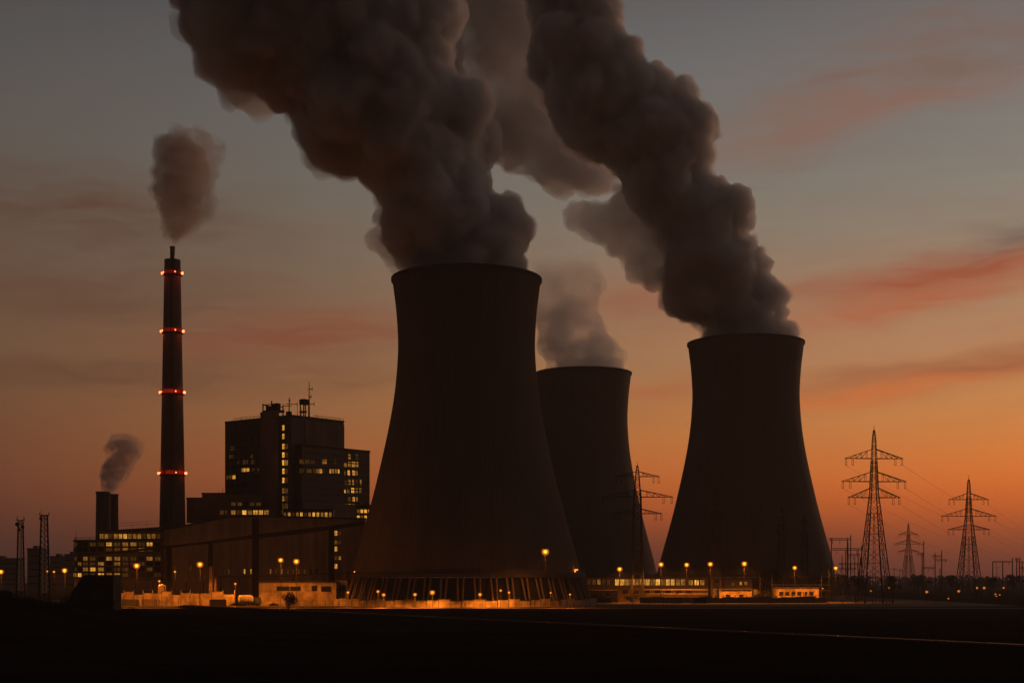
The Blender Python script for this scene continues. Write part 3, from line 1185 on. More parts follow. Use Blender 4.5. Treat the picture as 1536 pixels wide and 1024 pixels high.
# ------------------------------------------------------------------ long turbine hall
TY = 692.0
tx0, tx1 = gx(236, TY), gx(548, TY)
th = thing('turbine_hall', 'long windowless turbine hall glowing brown behind the twin lamps', 'building', (tx0, TY, 0))
ft = Facade(th, (tx0, TY), 0.0)
L = tx1 - tx0
top = [(0, zz(797, TY)), (L * 0.14, zz(789, TY)), (L * 0.33, zz(777, TY)), (L * 0.45, zz(774.6, TY)), (L * 0.62, zz(776, TY)), (L, zz(779, TY))]
mb = MB()
mb.prism([(0, 0), (L, 0)] + list(reversed(top)), 0, 34)
mb.build('wall', M['hall'], th)
mb = MB()
mb.prism([(x, z) for x, z in top] + [(x, z + 0.9) for x, z in reversed(top)], -0.5, 34.5)
mb.build('roof', M['roof'], th)
mb = MB()
for k in range(27):
    x = L * (k + 0.5) / 27
    zt = 0
    for (xa, za), (xb, zb) in zip(top, top[1:]):
        if xa <= x <= xb:
            zt = za + (zb - za) * (x - xa) / (xb - xa)
    mb.box(x - 0.16, x + 0.16, -0.30, 0.0, 0.0, zt - 0.2)
mb.build('pilaster_ribs', M['hall'], th)
mb = MB()
mb.box(0, L, -0.24, 0.0, 13.5, 14.1)
mb.box(0, L, -0.24, 0.0, 28.0, 28.4)
mb.build('girt_trim', M['hall'], th)
for py, lv, w2 in [(799.5, 3, 1), (813, 2, 1), (823, 3, 0), (836.5, 1, 1), (849, 3, 0)]:
    ft.win('y', 0.0, 504, py, 4.6, 6.2 if lv != 3 else 7.2, lv, 2, 2)
    if w2:
        ft.win('y', 0.0, 509.6, py, 4.6, 6.0, 1 if py != 836.5 else 2, 2, 2)
for px_, lv in [(337, 1), (343.5, 1), (367, 3), (377, 3), (406, 2), (414.5, 1), (423, 2), (432, 1), (440, 1), (448, 1), (457, 1), (466, 0), (475, 0)]:
    ft.win('y', 0.0, px_, 856.5, 3.2, 8.0, lv, 1, 2)
for px_ in (262, 286, 314):
    ft.win('y', 0.0, px_, 852, 3.0, 9.0, 1, 1, 2)

# ------------------------------------------------------------------ curved office block at the left
OY = 688.0
oxr, oxl = gx(243, OY), gx(146, OY)
RC = 15.0
ob = thing('curved_office_block', 'office block with a rounded end and rows of glowing windows under the twin stacks', 'building', (oxl, OY, 0))
LO = oxr - oxl


def office_outline(off=0.0, n=12):
    pts = [(LO, -off), (0, -off)]
    for i in range(1, n + 1):
        a = PI / 2 * i / n
        pts.append((-(RC + off) * math.sin(a), RC - (RC + off) * math.cos(a)))
    pts += [(-(RC + off), RC + 14), (LO, RC + 14)]
    return pts


def extrude(mb, pts, z0, z1, mi=0):
    n = len(pts)
    vs = [(x, y, z0) for x, y in pts] + [(x, y, z1) for x, y in pts]
    mb.add(vs, [tuple(range(n)), tuple(range(2 * n - 1, n - 1, -1))] + [(k, n + k, n + (k + 1) % n, (k + 1) % n) for k in range(n)], mi)


ZO = zz(811, OY)
mb = MB()
extrude(mb, office_outline(), 0, ZO)
mb.build('wall', M['conc'], ob)
mb = MB()
extrude(mb, office_outline(0.7), ZO, ZO + 0.7)
mb.build('roof', M['roof'], ob)
ZP = zz(797.5, OY)
mb = MB()
mb.box(0.5, LO, 1.2, 22, ZO + 0.7, ZP)
mb.build('top_storey', M['conc'], ob)
mb = MB()
mb.prism([(0.2, ZP), (LO, ZP), (LO, ZP + 2.6), (LO * 0.5, ZP + 1.6), (0.2, ZP + 0.6)], 0.8, 22.4)
mb.build('top_roof', M['roof'], ob)
floors = [815.5, 823.5, 837, 844.5, 853, 861.5]
mb = MB()
for py in floors:
    z = zz(py, OY) - 1.6
    extrude(mb, office_outline(0.45), z - 0.25, z + 0.05)
mb.build('floor_edge_slats', M['frame'], ob)
PAT = ["12100113122130", "11000001121210", "01102102211021", "12021120211100", "00102320110010", "13231132210001"]
nw = 14
for fi, py in enumerate(floors):
    z = zz(py, OY) - 1.1
    path = LO + PI / 2 * RC
    for k in range(nw):
        lv = int(PAT[fi][k])
        wlen = path / nw * 0.80
        s = path * (k + 0.1) / nw
        if s < PI / 2 * RC:
            a = PI / 2 - (s + wlen / 2) / RC
            cx_, cy_ = -RC * math.sin(a), RC - RC * math.cos(a)
            tx, ty = math.cos(a), -math.sin(a)
            rz = -a
            put_window(ob, cx_ - tx * wlen / 2 + ty * 0.25, cy_ - ty * wlen / 2 - tx * 0.25, z, rz, wlen, 2.1, lv, 2, 1)
        else:
            put_window(ob, s - PI / 2 * RC, -0.02, z, 0.0, wlen, 2.1, lv, 2, 1)
for k, lv in enumerate([2, 2, 1, 2, 3, 3, 2, 2, 2, 1, 2, 2, 1]):
    put_window(ob, 0.8 + (LO - 1.6) * k / 13, 1.18, zz(804, OY) - 1.2, 0.0, (LO - 1.6) / 13 * 0.8, 2.3, lv, 2, 1)
mb = MB()
rail_line(mb, [(-RC * math.sin(PI / 2 * i / 6), RC - RC * math.cos(PI / 2 * i / 6), ZO + 0.7) for i in range(6, -1, -1)] + [(12, 0, ZO + 0.7)], 1.2, 2.5, 0.10)
rail_line(mb, [(9, 1.2, ZP + 1.2), (LO, 1.2, ZP + 2.6)], 3.0, 6.0, 0.10)
mb.build('roof_railing', M['dark_steel'], ob)
mb = MB()
mb.bar((-14.5, 14, ZO), (-14.5, 14, ZO + 5.5), 0.25, 0.1)
mb.build('aerial', M['dark_steel'], ob)

# ------------------------------------------------------------------ twin stacks
for px_, r_, pyt, Y_, lab in [(155, 3.6, 737.5, 742.0, 'wide short stack, left of the close pair behind the curved office block'),
                              (169.5, 2.7, 741, 748.0, 'slim short stack, right of the close pair behind the curved office block')]:
    st = thing('boiler_stack', lab, 'stack', (gx(px_, Y_), Y_, 0), 0, 'short twin stacks')
    H = zz(pyt, Y_)
    mb = MB()
    mb.lathe([(r_ * 1.22, 0), (r_, H), (r_ - 0.4, H), (r_ - 0.4, H - 3)], 32)
    mb.build('shaft', M['chimney'], st, True)
    mb = MB()
    mb.lathe([(r_ + 0.02, H - 1.0), (r_ + 0.25, H - 1.0), (r_ + 0.25, H + 0.1), (r_ - 0.42, H + 0.1)], 32)
    mb.build('rim', M['chimney'], st)
    mb = MB()
    mb.bar((r_ * 1.25, -r_ * 0.6, 0), (r_ * 1.03, -r_ * 0.5, H), 0.3)
    mb.build('ladder', M['dark_steel'], st)

# ------------------------------------------------------------------ tall chimney
CY = 742.0
CX = gx(258.8, CY)
ch = thing('chimney', 'tall slender chimney ringed with four bands of red lights', 'chimney', (CX, CY, 0))
HT = zz(390, CY)


def cr(z):
    return 7.4 + (4.1 - 7.4) * z / HT


mb = MB()
mb.lathe([(cr(0), 0), (cr(40), 40), (cr(90), 90), (cr(HT), HT), (cr(HT) - 0.5, HT), (cr(HT) - 0.5, HT - 4)], 48)
mb.build('shaft', M['chimney'], ch, True)
mb = MB()
mb.cyl(0, 0, 3.6, HT - 1.0, HT - 0.6, 32)
mb.build('cap', M['roof'], ch)
mb = MB()
mb.lathe([(1.25, HT - 1), (1.25, HT + 6.5), (1.45, HT + 6.5), (1.45, HT + 7.0), (1.0, HT + 7.0), (1.0, HT + 2)], 24)
mb.build('flue', M['flue'], ch, True)
for py in (410, 497, 588.5, 709.5):
    z = zz(py, CY)
    R = cr(z)
    mb = MB()
    mb.lathe([(R - 0.05, z - 1.15), (R + 0.9, z - 1.05), (R + 0.9, z - 0.85), (R - 0.05, z - 0.85)], 40)
    n = 20
    for k in range(n):
        a0, a1 = 2 * PI * k / n, 2 * PI * (k + 1) / n
        p0, p1 = ((R + 0.85) * math.cos(a0), (R + 0.85) * math.sin(a0)), ((R + 0.85) * math.cos(a1), (R + 0.85) * math.sin(a1))
        mb.bar((p0[0], p0[1], z - 0.9), (p0[0], p0[1], z + 0.95), 0.12)
        mb.bar((p0[0], p0[1], z + 0.95), (p1[0], p1[1], z + 0.95), 0.10)
    pf = mb.build('platform', M['dark_steel'], ch)
    mb = MB()
    mb.lathe([(R + 0.08, z - 0.80), (R + 0.32, z - 0.80), (R + 0.32, z + 1.25), (R + 0.08, z + 1.25)], 40, closed=True)
    mb.build('light_band', M['beacon_band'], pf)
    for k in range(4):
        a = math.radians(14) + k * PI / 2
        a = [math.radians(-4), math.radians(184), math.radians(-62), math.radians(-140)][k]
        mb = MB()
        rr = 0.72 if k < 2 else 0.34
        mb.ball(((R + 0.95) * math.cos(a), (R + 0.95) * math.sin(a), z), rr, 8)
        mb.build('beacon', M['beacon'], pf, True)
    for k in range(2):
        ld = bpy.data.lights.new('beacon_light', 'POINT')
        ld.energy = 260
        ld.color = (1.0, 0.06, 0.02)
        ld.shadow_soft_size = 0.3
        lo = bpy.data.objects.new('beacon_light', ld)
        COL.objects.link(lo)
        lo.parent = pf
        a = [math.radians(-25), math.radians(205)][k]
        lo.location = ((R + 2.2) * math.cos(a), (R + 2.2) * math.sin(a), z)
mb = MB()
mb.bar((1.0, -cr(0), 0), (0.6, -cr(HT), HT), 0.35)
mb.build('ladder', M['dark_steel'], ch)

# ------------------------------------------------------------------ conveyor bridge and pipe bridge
VY = 664.0
cv = thing('conveyor_bridge', 'dark inclined conveyor gallery climbing across the halls to the nearest tower', 'conveyor', (0, VY, 0))
cpts = [(117, 832.5, 2.6), (200, 825.5, 3.0), (300, 814.5, 3.6), (383, 804.0, 5.6), (440, 798, 6.6), (497, 791, 6.6), (546, 784, 5.4)]
mb = MB()
up = [(gx(x, VY), zz(y - t / 2, VY)) for x, y, t in cpts]
dn = [(gx(x, VY), zz(y + t / 2, VY)) for x, y, t in cpts]
for i in range(len(cpts) - 1):
    mb.prism([up[i], up[i + 1], dn[i + 1], dn[i]], -1.3, 1.3)
mb.build('gallery', M['dark_steel'], cv)
for px_, py, w in [(253.5, 819, 1.5), (383, 776, 2.1), (497, 791, 1.7), (316, 812, 0.8)]:
    x = gx(px_, VY)
    zt = zz(py, VY)
    mb = MB()
    for s1 in (-1, 1):
        for s2 in (-1, 1):
            mb.bar((x + s1 * w * 0.55, s2 * 1.7, 0), (x + s1 * w * 0.45, s2 * 1.6, zt), 0.5)
    k = 0
    z = 0.0
    while z < zt - 3:
        s = 1 if k % 2 else -1
        for s2 in (-1, 1):
            mb.bar((x - s * w * 0.5, s2 * 1.65, z), (x + s * w * 0.5, s2 * 1.65, z + 3), 0.3)
        mb.bar((x - w * 0.5, -1.65, z), (x + w * 0.5, -1.65, z), 0.3)
        z += 3
        k += 1
    mb.box(x - w * 0.28, x + w * 0.28, -0.9, 0.9, 0, zt - 0.5)
    mb.build('trestle', M['dark_steel'], cv)

PY_ = 652.0
pp = thing('pipe_bridge', 'thin dark pipe bridge rising above the low lit shed', 'pipe bridge', (0, PY_, 0))
pts = [(328, 864.6), (383, 864.6), (440, 862.8), (497, 859.5), (541, 857.2)]
for off in (0.0, 0.9):
    mb = MB()
    for (x0, y0), (x1, y1) in zip(pts, pts[1:]):
        mb.bar((gx(x0, PY_), off, zz(y0, PY_)), (gx(x1, PY_), off, zz(y1, PY_)), 0.42, None, 8)
    mb.build('pipe', M['steel'], pp, True)
for px_, py in [(331, 864.6), (360, 864.6), (412, 864), (440, 862.8), (470, 861), (520, 858.5)]:
    mb = MB()
    mb.bar((gx(px_, PY_), 0.4, 0), (gx(px_, PY_), 0.4, zz(py, PY_) - 0.4), 0.35)
    mb.box(gx(px_, PY_) - 0.2, gx(px_, PY_) + 0.2, -0.5, 1.4, zz(py, PY_) - 0.75, zz(py, PY_) - 0.45)
    mb.build('support', M['steel'], pp)


# ------------------------------------------------------------------ low lit buildings, walls and fences in front of the plant
def shed(name, label, px0, px1, py_top, Y, depth, mat, wins, group=None, roof_over=0.5, gate=None):
    x0, x1 = gx(px0, Y), gx(px1, Y)
    h = zz(py_top, Y)
    r = thing(name, label, 'building', (x0, Y, 0), 0, group)
    f = Facade(r, (x0, Y), 0.0)
    w = x1 - x0
    m = MB()
    m.box(0, w, 0, depth, 0, h)
    n = max(2, int(w / 6))
    for k in range(n + 1):
        m.box(w * k / n - 0.15, w * k / n + 0.15, -0.18, 0.0, 0.01, h - 0.1)
    m.build('wall', mat, r)
    m = MB()
    m.box(-roof_over, w + roof_over, -roof_over, depth + roof_over, h, h + 0.45)
    m.build('roof', M['roof'], r)
    for (px, py, wp, hp, lv, c, rr) in wins:
        f.win('y', 0.0, px, py, wp, hp, lv, c, rr)
    if gate:
        for (pa_, pb_, pyt) in gate:
            m = MB()
            a_, b_ = gx(pa_, Y) - x0, gx(pb_, Y) - x0
            hh = zz(pyt, Y)
            m.box(a_, b_, -0.12, 0, 0.1, hh)
            for k in range(1, 6):
                m.box(a_, b_, -0.17, -0.12, hh * k / 6 - 0.05, hh * k / 6 + 0.05)
            m.build('roller_door', M['steel'], r)
    return r


shed('service_shed', 'long low shed lit orange with two dark openings, left of the nearest tower', 389, 504, 873, 648, 12, M['render'],
     [(433, 882, 36, 7, 0, 6, 1), (472, 882, 9, 8, 0, 2, 1), (489, 883, 14, 8, 0, 3, 1)])
shed('gatehouse', 'small pale gatehouse block squeezed between service shed and nearest tower', 505, 521, 869, 652, 8, M['render'],
     [(513, 882, 9, 8, 0, 2, 2)])
shed('control_building', 'long two storey building with a bright window band under the rear tower', 879, 1062, 865.5, 772, 14, M['conc'],
     [(884 + 7.2 * k, 872.5, 6.0, 8, [1, 1, 2, 1, 1][k], 2, 1) for k in range(5)] +
     [(926 + 7.6 * k, 872.6, 7.2, 10, [3, 3, 2, 3, 2, 3, 3, 2, 3, 2, 3, 3, 2, 2][k], 3, 2) for k in range(14)] +
     [(1036 + 8.5 * k, 873.4, 6.4, 8, [2, 3, 2][k], 2, 1) for k in range(3)] +
     [(890 + 16 * k, 887, 8, 6, 0, 2, 1) for k in range(10)])
shed('switch_house', 'small switch house with two bright windows right of the window band building', 1088, 1128, 868, 768, 9, M['conc'],
     [(1111, 874.5, 4.4, 5.4, 3, 1, 1), (1118, 874.5, 5.0, 5.4, 2, 2, 1), (1100, 876, 6, 5, 1, 2, 1)])
shed('store_shed', 'low orange lit store shed in front of the switch house', 1082, 1127, 884, 742, 8, M['render'], [(1092, 893, 6, 5, 0, 2, 1), (1112, 893, 6, 5, 0, 2, 1)])
shed('flat_depot', 'long flat roofed depot at the foot of the right hand tower', 1164, 1228, 881.5, 748, 9, M['render'],
     [(1172 + 9 * k, 890, 6, 5, 0, 2, 1) for k in range(6)])
shed('pump_house', 'little pump house standing in the shadow right of the nearest tower', 884, 926, 886, 728, 8, M['conc'], [(894, 892, 5, 4, 0, 2, 1), (912, 892, 5, 4, 0, 2, 1)])


def panel_wall(label, pts, h, mat, n, gaps=()):
    """an upright wall of concrete panels between posts along a line of ground points"""
    r = thing('panel_wall', label, 'wall', (pts[0][0], pts[0][1], 0))
    o = Vector((pts[0][0], pts[0][1], 0))
    m, q = MB(), MB()
    for (xa, ya), (xb, yb) in zip(pts, pts[1:]):
        a, b = Vector((xa, ya, 0)) - o, Vector((xb, yb, 0)) - o
        d = (b - a)
        ln = d.length
        nn = max(1, int(ln / n))
        d.normalize()
        p = Vector((-d.y, d.x, 0)) * 0.12
        for k in range(nn):
            s0, s1 = a + d * (ln * k / nn + 0.16), a + d * (ln * (k + 1) / nn - 0.16)
            hh = h * (0.86 + 0.14 * math.sin(k * 2.3) * math.sin(k * 0.7 + 1))
            vs = [s0 - p, s1 - p, s1 + p, s0 + p]
            m.add([(v.x, v.y, 0.0) for v in vs] + [(v.x, v.y, hh) for v in vs],
                  [(0, 3, 2, 1), (4, 5, 6, 7), (0, 1, 5, 4), (1, 2, 6, 5), (2, 3, 7, 6), (3, 0, 4, 7)])
        for k in range(nn + 1):
            c = a + d * (ln * k / nn)
            q.box(c.x - 0.155, c.x + 0.155, c.y - 0.2, c.y + 0.2, 0, h * 1.08)
    m.build('wall_panel_plank', mat, r)
    q.build('post_trim', M['leg'], r)
    return r


panel_wall('pale panel wall lit orange in front of the turbine hall', [(gx(172, 642), 642), (gx(300, 642), 642), (gx(352, 642), 642)], 6.6, M['render'], 4.2)
arc = []
for k in range(11):
    a = math.radians(-158 + 13.6 * k)
    arc.append((-21.4 + 64.5 * math.cos(a), 670 + 62.5 * math.sin(a)))
panel_wall('curved low panel wall lit orange round the nearest tower base', arc, 3.6, M['render'], 5.0)
panel_wall('low concrete yard wall along the right hand tower foot', [(gx(960, 712), 712), (gx(1120, 716), 716), (gx(1240, 722), 722)], 3.4, M['leg'], 6.0)


def mesh_fence(label, pts, h, step):
    r = thing('mesh_fence', label, 'fence', (pts[0][0], pts[0][1], 0))
    o = Vector((pts[0][0], pts[0][1], 0))
    m, q = MB(), MB()
    for (xa, ya), (xb, yb) in zip(pts, pts[1:]):
        a, b = Vector((xa, ya, 0)) - o, Vector((xb, yb, 0)) - o
        n = max(1, int((b - a).length / step))
        for k in range(n + 1):
            c = a + (b - a) * k / n
            q = MB()
            q.bar((c.x, c.y, 0), (c.x, c.y, h), 0.16)
            q.build('post', M['dark_steel'], r)
        for z in (0.3, h * 0.5, h - 0.05):
            m.bar(a + Vector((0, 0, z)), b + Vector((0, 0, z)), 0.07)
    m.build('fence_rail_lattice', M['dark_steel'], r)


mesh_fence('wire fence with dark posts before the panel wall at the left', [(gx(40, 622), 622), (gx(390, 622), 622)], 4.2, 5.0)
mesh_fence('wire fence with dark posts before the nearest tower', [(gx(390, 606), 606), (gx(880, 606), 606)], 3.0, 5.5)
mesh_fence('wire fence with dark posts running out to the right', [(gx(880, 640), 640), (gx(1330, 660), 660)], 3.4, 7.0)

# parked tanker in front of the service shed
tk = thing('tanker_truck', 'pale rounded tanker truck parked left of the low lit shed', 'truck', (gx(376, 636), 636, 0), math.radians(28))
mb = MB()
mb.box(-5.2, 1.2, -1.0, 1.0, 0.9, 1.25)
mb.box(1.2, 4.6, -0.9, 0.9, 0.8, 1.25)
mb.build('chassis', M['dark_steel'], tk)
mb = MB()
prof = [(0.05, -5.6), (1.3, -5.45), (1.75, -4.9), (1.85, -3.5), (1.85, -0.6), (1.75, 0.5), (1.3, 0.95), (0.05, 1.1)]
n = 28
vs = [(z, r * math.cos(2 * PI * k / n), 3.15 + r * math.sin(2 * PI * k / n)) for r, z in prof for k in range(n)]
fs = [(i * n + k, i * n + (k + 1) % n, (i + 1) * n + (k + 1) % n, (i + 1) * n + k) for i in range(len(prof) - 1) for k in range(n)]
mb.add(vs, fs)
mb.build('tank', M['white'], tk, True)
mb = MB()
mb.prism([(1.6, 1.25), (4.7, 1.25), (4.7, 2.4), (4.3, 3.9), (1.6, 4.0)], -1.2, 1.2)
cab = mb.build('cab', M['panel'], tk)
mb = MB()
mb.add([(4.74, -1.0, 2.45), (4.74, 1.0, 2.45), (4.4, 1.0, 3.75), (4.4, -1.0, 3.75)], [(0, 1, 2, 3)])
mb.build('windscreen', M['glass'], cab)
for x in (-4.4, -3.0, 3.3):
    for y in (-1.05, 1.05):
        mb = MB()
        v = [(x + 0.55 * math.cos(2 * PI * k / 18), y + d, 0.55 + 0.55 * math.sin(2 * PI * k / 18)) for d in (-0.16, 0.16) for k in range(18)]
        mb.add(v, [tuple(range(18)), tuple(range(35, 17, -1))] + [(k, (k + 1) % 18, 18 + (k + 1) % 18, 18 + k) for k in range(18)])
        mb.build('wheel', M['rubber'], tk)

# dark shed with a sloping end on the rise at the left
SY = 430.0
zb = berm(gx(136, SY), SY) - 1.0
ds = thing('sloping_shed', 'dark windowless shed with one sloping end on the grassy rise', 'shed', (gx(103, SY), SY, zb))
wS = gx(170, SY) - gx(103, SY)
hS = zz(863, SY) - zb
mb = MB()
mb.prism([(0, 0), (wS, 0), (wS, hS - 0.3), (wS - 0.6, hS), (5.4, hS), (4.4, hS - 0.35), (3.3, hS - 1.4), (0.7, hS - 5.2)], 0, 9.0)
mb.build('body', M['dark_steel'], ds)
mb = MB()
mb.prism([(4.3, hS - 0.36), (5.4, hS + 0.02), (wS - 0.5, hS + 0.02), (wS + 0.2, hS - 0.25), (wS + 0.2, hS + 0.05), (wS - 0.5, hS + 0.3), (5.3, hS + 0.3), (4.1, hS - 0.1)], -0.3, 9.3)
mb.build('roof', M['roof'], ds)
mb = MB()
mb.box(wS * 0.5, wS * 0.8, -0.12, 0, 0.5, hS * 0.62)
mb.build('door', M['frame'], ds)

# ------------------------------------------------------------------ yard clutter: containers, tanks, pipes, drums
def container(label, px, Y, rz, w=6.1, h=2.6, mat=None, lids=True):
    t = thing('container', label, 'container', (gx(px, Y), Y, 0), rz, 'containers in the plant yard')
    m = MB()
    n = 16
    for k in range(n):
        x0, x1 = -w / 2 + w * k / n, -w / 2 + w * (k + 1) / n
        d = 0.06 if k % 2 else 0.0
        m.box(x0, x1, -1.2 - d, 1.2 + d, 0.15, h)
    m.build('body', mat or M['conc'], t)
    m = MB()
    for sx in (-1, 1):
        for sy in (-1, 1):
            m.box(sx * (w / 2 + 0.02) - 0.1, sx * (w / 2 + 0.02) + 0.1, sy * 1.24 - 0.1, sy * 1.24 + 0.1, 0, h + 0.08)
    m.box(-w / 2, w / 2, -1.3, 1.3, h, h + 0.1)
    m.build('corner_frame', M['dark_steel'], t)


for i, (px, Y, rz, mt) in enumerate([(196, 634, 0.1, 'panel'), (226, 632, -0.2, 'conc'), (327, 633, 0.15, 'dark_steel'), (905, 712, 0.1, 'panel'), (1010, 705, -0.1, 'conc'),
                                     (1048, 700, 0.2, 'dark_steel'), (1140, 728, 0.0, 'panel'), (1205, 727, -0.15, 'conc')]):
    container(['dark container before the left end of the pale panel wall', 'pale container right of the dark one at the panel wall', 'black container before the right end of the pale panel wall',
               'dark container beside the bush right of the nearest tower', 'pale container before the window band building', 'black container below the armless pylon',
               'dark container left of the flat depot', 'pale container before the flat depot'][i], px, Y, rz, 7.0, 3.0, M[mt])


def upright_tank(label, px, Y, r, h, mat='render'):
    t = thing('storage_tank', label, 'tank', (gx(px, Y), Y, 0), 0, 'upright tanks in the plant yard')
    m = MB()
    m.lathe([(r, 0), (r, h), (r * 0.6, h + r * 0.35), (0.05, h + r * 0.5)], 24)
    m.build('shell', M[mat], t, True)
    m = MB()
    m.bar((r * 0.8, -r * 0.8, 0), (r * 0.8, -r * 0.8, h), 0.14)
    m.bar((r * 0.95, -r * 0.6, 0), (r * 0.95, -r * 0.6, h), 0.14)
    for k in range(int(h / 0.6)):
        m.bar((r * 0.8, -r * 0.8, 0.6 * k), (r * 0.95, -r * 0.6, 0.6 * k), 0.08)
    m.build('ladder', M['dark_steel'], t)
    m = MB()
    m.bar((-r, -0.3, h * 0.3), (-r - 2.2, -0.3, h * 0.3), 0.3, None, 8)
    m.bar((-r - 2.2, -0.3, h * 0.3), (-r - 2.2, -0.3, 0), 0.3, None, 8)
    m.build('pipe', M['steel'], t)


upright_tank('tall slim tank standing before the left half of the turbine hall', 317, 646, 1.1, 17.5)
upright_tank('slim tank right beside the tall slim one', 323.5, 646, 0.8, 12.0)
upright_tank('short fat tank left of the first conveyor trestle', 243, 644, 1.7, 9.0)
upright_tank('small fat tank between the store shed and the flat depot', 1133, 752, 1.7, 6.0, 'panel')
upright_tank('tank at the right end of the window band building', 1072, 756, 1.8, 6.5, 'panel')


def pipe_rack(label, px0, px1, Y, h):
    x0, x1 = gx(px0, Y), gx(px1, Y)
    t = thing('pipe_rack', label, 'pipe rack', (x0, Y, 0), 0, 'pipe racks in the plant yard')
    L_ = x1 - x0
    n = max(2, int(L_ / 7))
    for k in range(n + 1):
        m = MB()
        x = L_ * k / n
        for y in (0, 1.6):
            m.bar((x, y, 0), (x, y, h + 0.3), 0.24)
        m.bar((x, -0.3, h), (x, 1.9, h), 0.2)
        m.bar((x, -0.3, h * 0.65), (x, 1.9, h * 0.65), 0.2)
        m.build('trestle', M['dark_steel'], t)
    for y, z, w in [(0.2, h + 0.3, 0.4), (0.9, h + 0.25, 0.3), (1.5, h + 0.35, 0.5), (0.4, h * 0.65 + 0.25, 0.3), (1.2, h * 0.65 + 0.3, 0.4)]:
        m = MB()
        m.bar((-0.5, y, z), (L_ + 0.5, y, z), w, None, 8)
        m.build('pipe', M['conc'], t, True)


pipe_rack('low pipe rack running along the foot of the turbine hall', 178, 330, 668, 10.5)
pipe_rack('pipe rack before the window band building', 968, 1060, 745, 6.0)
pipe_rack('pipe rack between the flat depot and the right hand pole lamp', 1160, 1246, 758, 8.5)
for lab, px, Y, rz in [('small dark car parked before the service shed', 411, 632, 0.1), ('small car parked left of the tanker', 352, 634, 0.5), ('small car parked before the store shed', 1098, 726, 0.0)]:
    t = thing('parked_car', lab, 'car', (gx(px, Y), Y, 0), rz, 'cars parked in the plant yard')
    m = MB()
    m.prism([(-2.1, 0.35), (2.1, 0.35), (2.15, 0.75), (1.9, 0.92), (1.05, 1.0), (0.5, 1.42), (-1.0, 1.45), (-1.75, 1.0), (-2.1, 0.9)], -0.85, 0.85)
    m.build('body', M['panel'], t)
    m = MB()
    m.prism([(0.92, 1.02), (0.46, 1.37), (-0.96, 1.39), (-1.55, 1.02)], -0.87, 0.87)
    m.build('window', M['glass'], t)
    for x in (-1.3, 1.3):
        for y in (-0.8, 0.8):
            m = MB()
            v = [(x + 0.33 * math.cos(2 * PI * k / 14), y + d, 0.33 + 0.33 * math.sin(2 * PI * k / 14)) for d in (-0.12, 0.12) for k in range(14)]
            m.add(v, [tuple(range(14)), tuple(range(27, 13, -1))] + [(k, (k + 1) % 14, 14 + (k + 1) % 14, 14 + k) for k in range(14)])
            m.build('wheel', M['rubber'], t)

# far blocks seen through the haze at the left
for px0, px1, pyt, Y_, lab in [(41, 62, 823.5, 1150, 'distant square tower block between the two lattice masts'),
                               (75, 97, 835, 1250, 'distant low block right of the lattice masts'),
                               (97, 116, 832, 1200, 'distant block half hidden behind the rounded office end'),
                               (-30, 26, 838, 1300, 'distant long block at the left edge behind the shorter mast')]:
    r = thing('distant_block', lab, 'building', (gx(px0, Y_), Y_, 0), 0, 'distant blocks in the haze')
    mb = MB()
    w_, h_ = gx(px1, Y_) - gx(px0, Y_), zz(pyt, Y_)
    mb.box(0, w_, 0, 20, 0, h_)
    mb.build('wall', M['far'], r)
    mb = MB()
    mb.box(-0.4, w_ + 0.4, -0.4, 20.4, h_, h_ + 1.0)
    mb.box(w_ * 0.3, w_ * 0.6, 4, 12, h_ + 1.0, h_ + 3.0)
    mb.build('roof', M['roof'], r)
    mb = MB()
    for k in range(5):
        z = h_ * (0.2 + 0.16 * k)
        mb.box(0.8, w_ - 0.8, -0.1, 0, z, z + 1.4)
    mb.build('window_strip_glazing', M['glass'], r)


# ------------------------------------------------------------------ lamps
def lamp_thing(label, px, py, Y, r, watts, mat, group, z0=0.0, glow=0, name='street_lamp'):
    x = gx(px, Y)
    z = zz(py, Y)
    t = thing(name, label, 'street lamp', (x, Y, z0), 0, group)
    h = z - z0
    m = MB()
    m.bar((0.0, 0.6, 0), (0.0, 0.6, h + r * 0.9), 0.22, 0.14, 8)
    m.bar((0.0, 0.6, h + r * 0.9), (0.0, -0.1, h + r * 1.15), 0.14, None, 6)
    m.build('pole', M['pole'], t)
    m = MB()
    m.lathe([(0.02, h + r * 1.35), (r * 0.7, h + r * 1.1), (r * 0.95, h + r * 0.72), (r * 0.8, h + r * 0.72), (0.02, h + r * 0.9)], 16)
    hood = m.build('lamp_hood', M['steel'], t)
    m = MB()
    m.ball((0, 0, h), r * 0.62, 8)
    bulb = m.build('bulb', mat, t, True)
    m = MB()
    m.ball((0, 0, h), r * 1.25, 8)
    m.build('glare_shell', M['glow'], bulb, True)  # added glare rim round the bulb, no part of the lamp itself
    if glow:
        l = bpy.data.lights.new('bulb_light', 'POINT')
        l.energy = glow
        l.color = SOD
        l.shadow_soft_size = r * 1.1
        lo = bpy.data.objects.new('bulb_light', l)
        COL.objects.link(lo)
        lo.parent = t
        lo.location = (0, -r * 1.3, h)
    if watts:
        l = bpy.data.lights.new('sodium_light', 'SPOT')
        l.energy = watts
        l.spot_size = math.radians(158)
        l.spot_blend = 0.45
        l.color = SOD
        l.shadow_soft_size = r * 1.02
        lo = bpy.data.objects.new('sodium_light', l)
        COL.objects.link(lo)
        lo.parent = t
        lo.location = (0, -r * 1.3, h - r * 0.4)
    return t


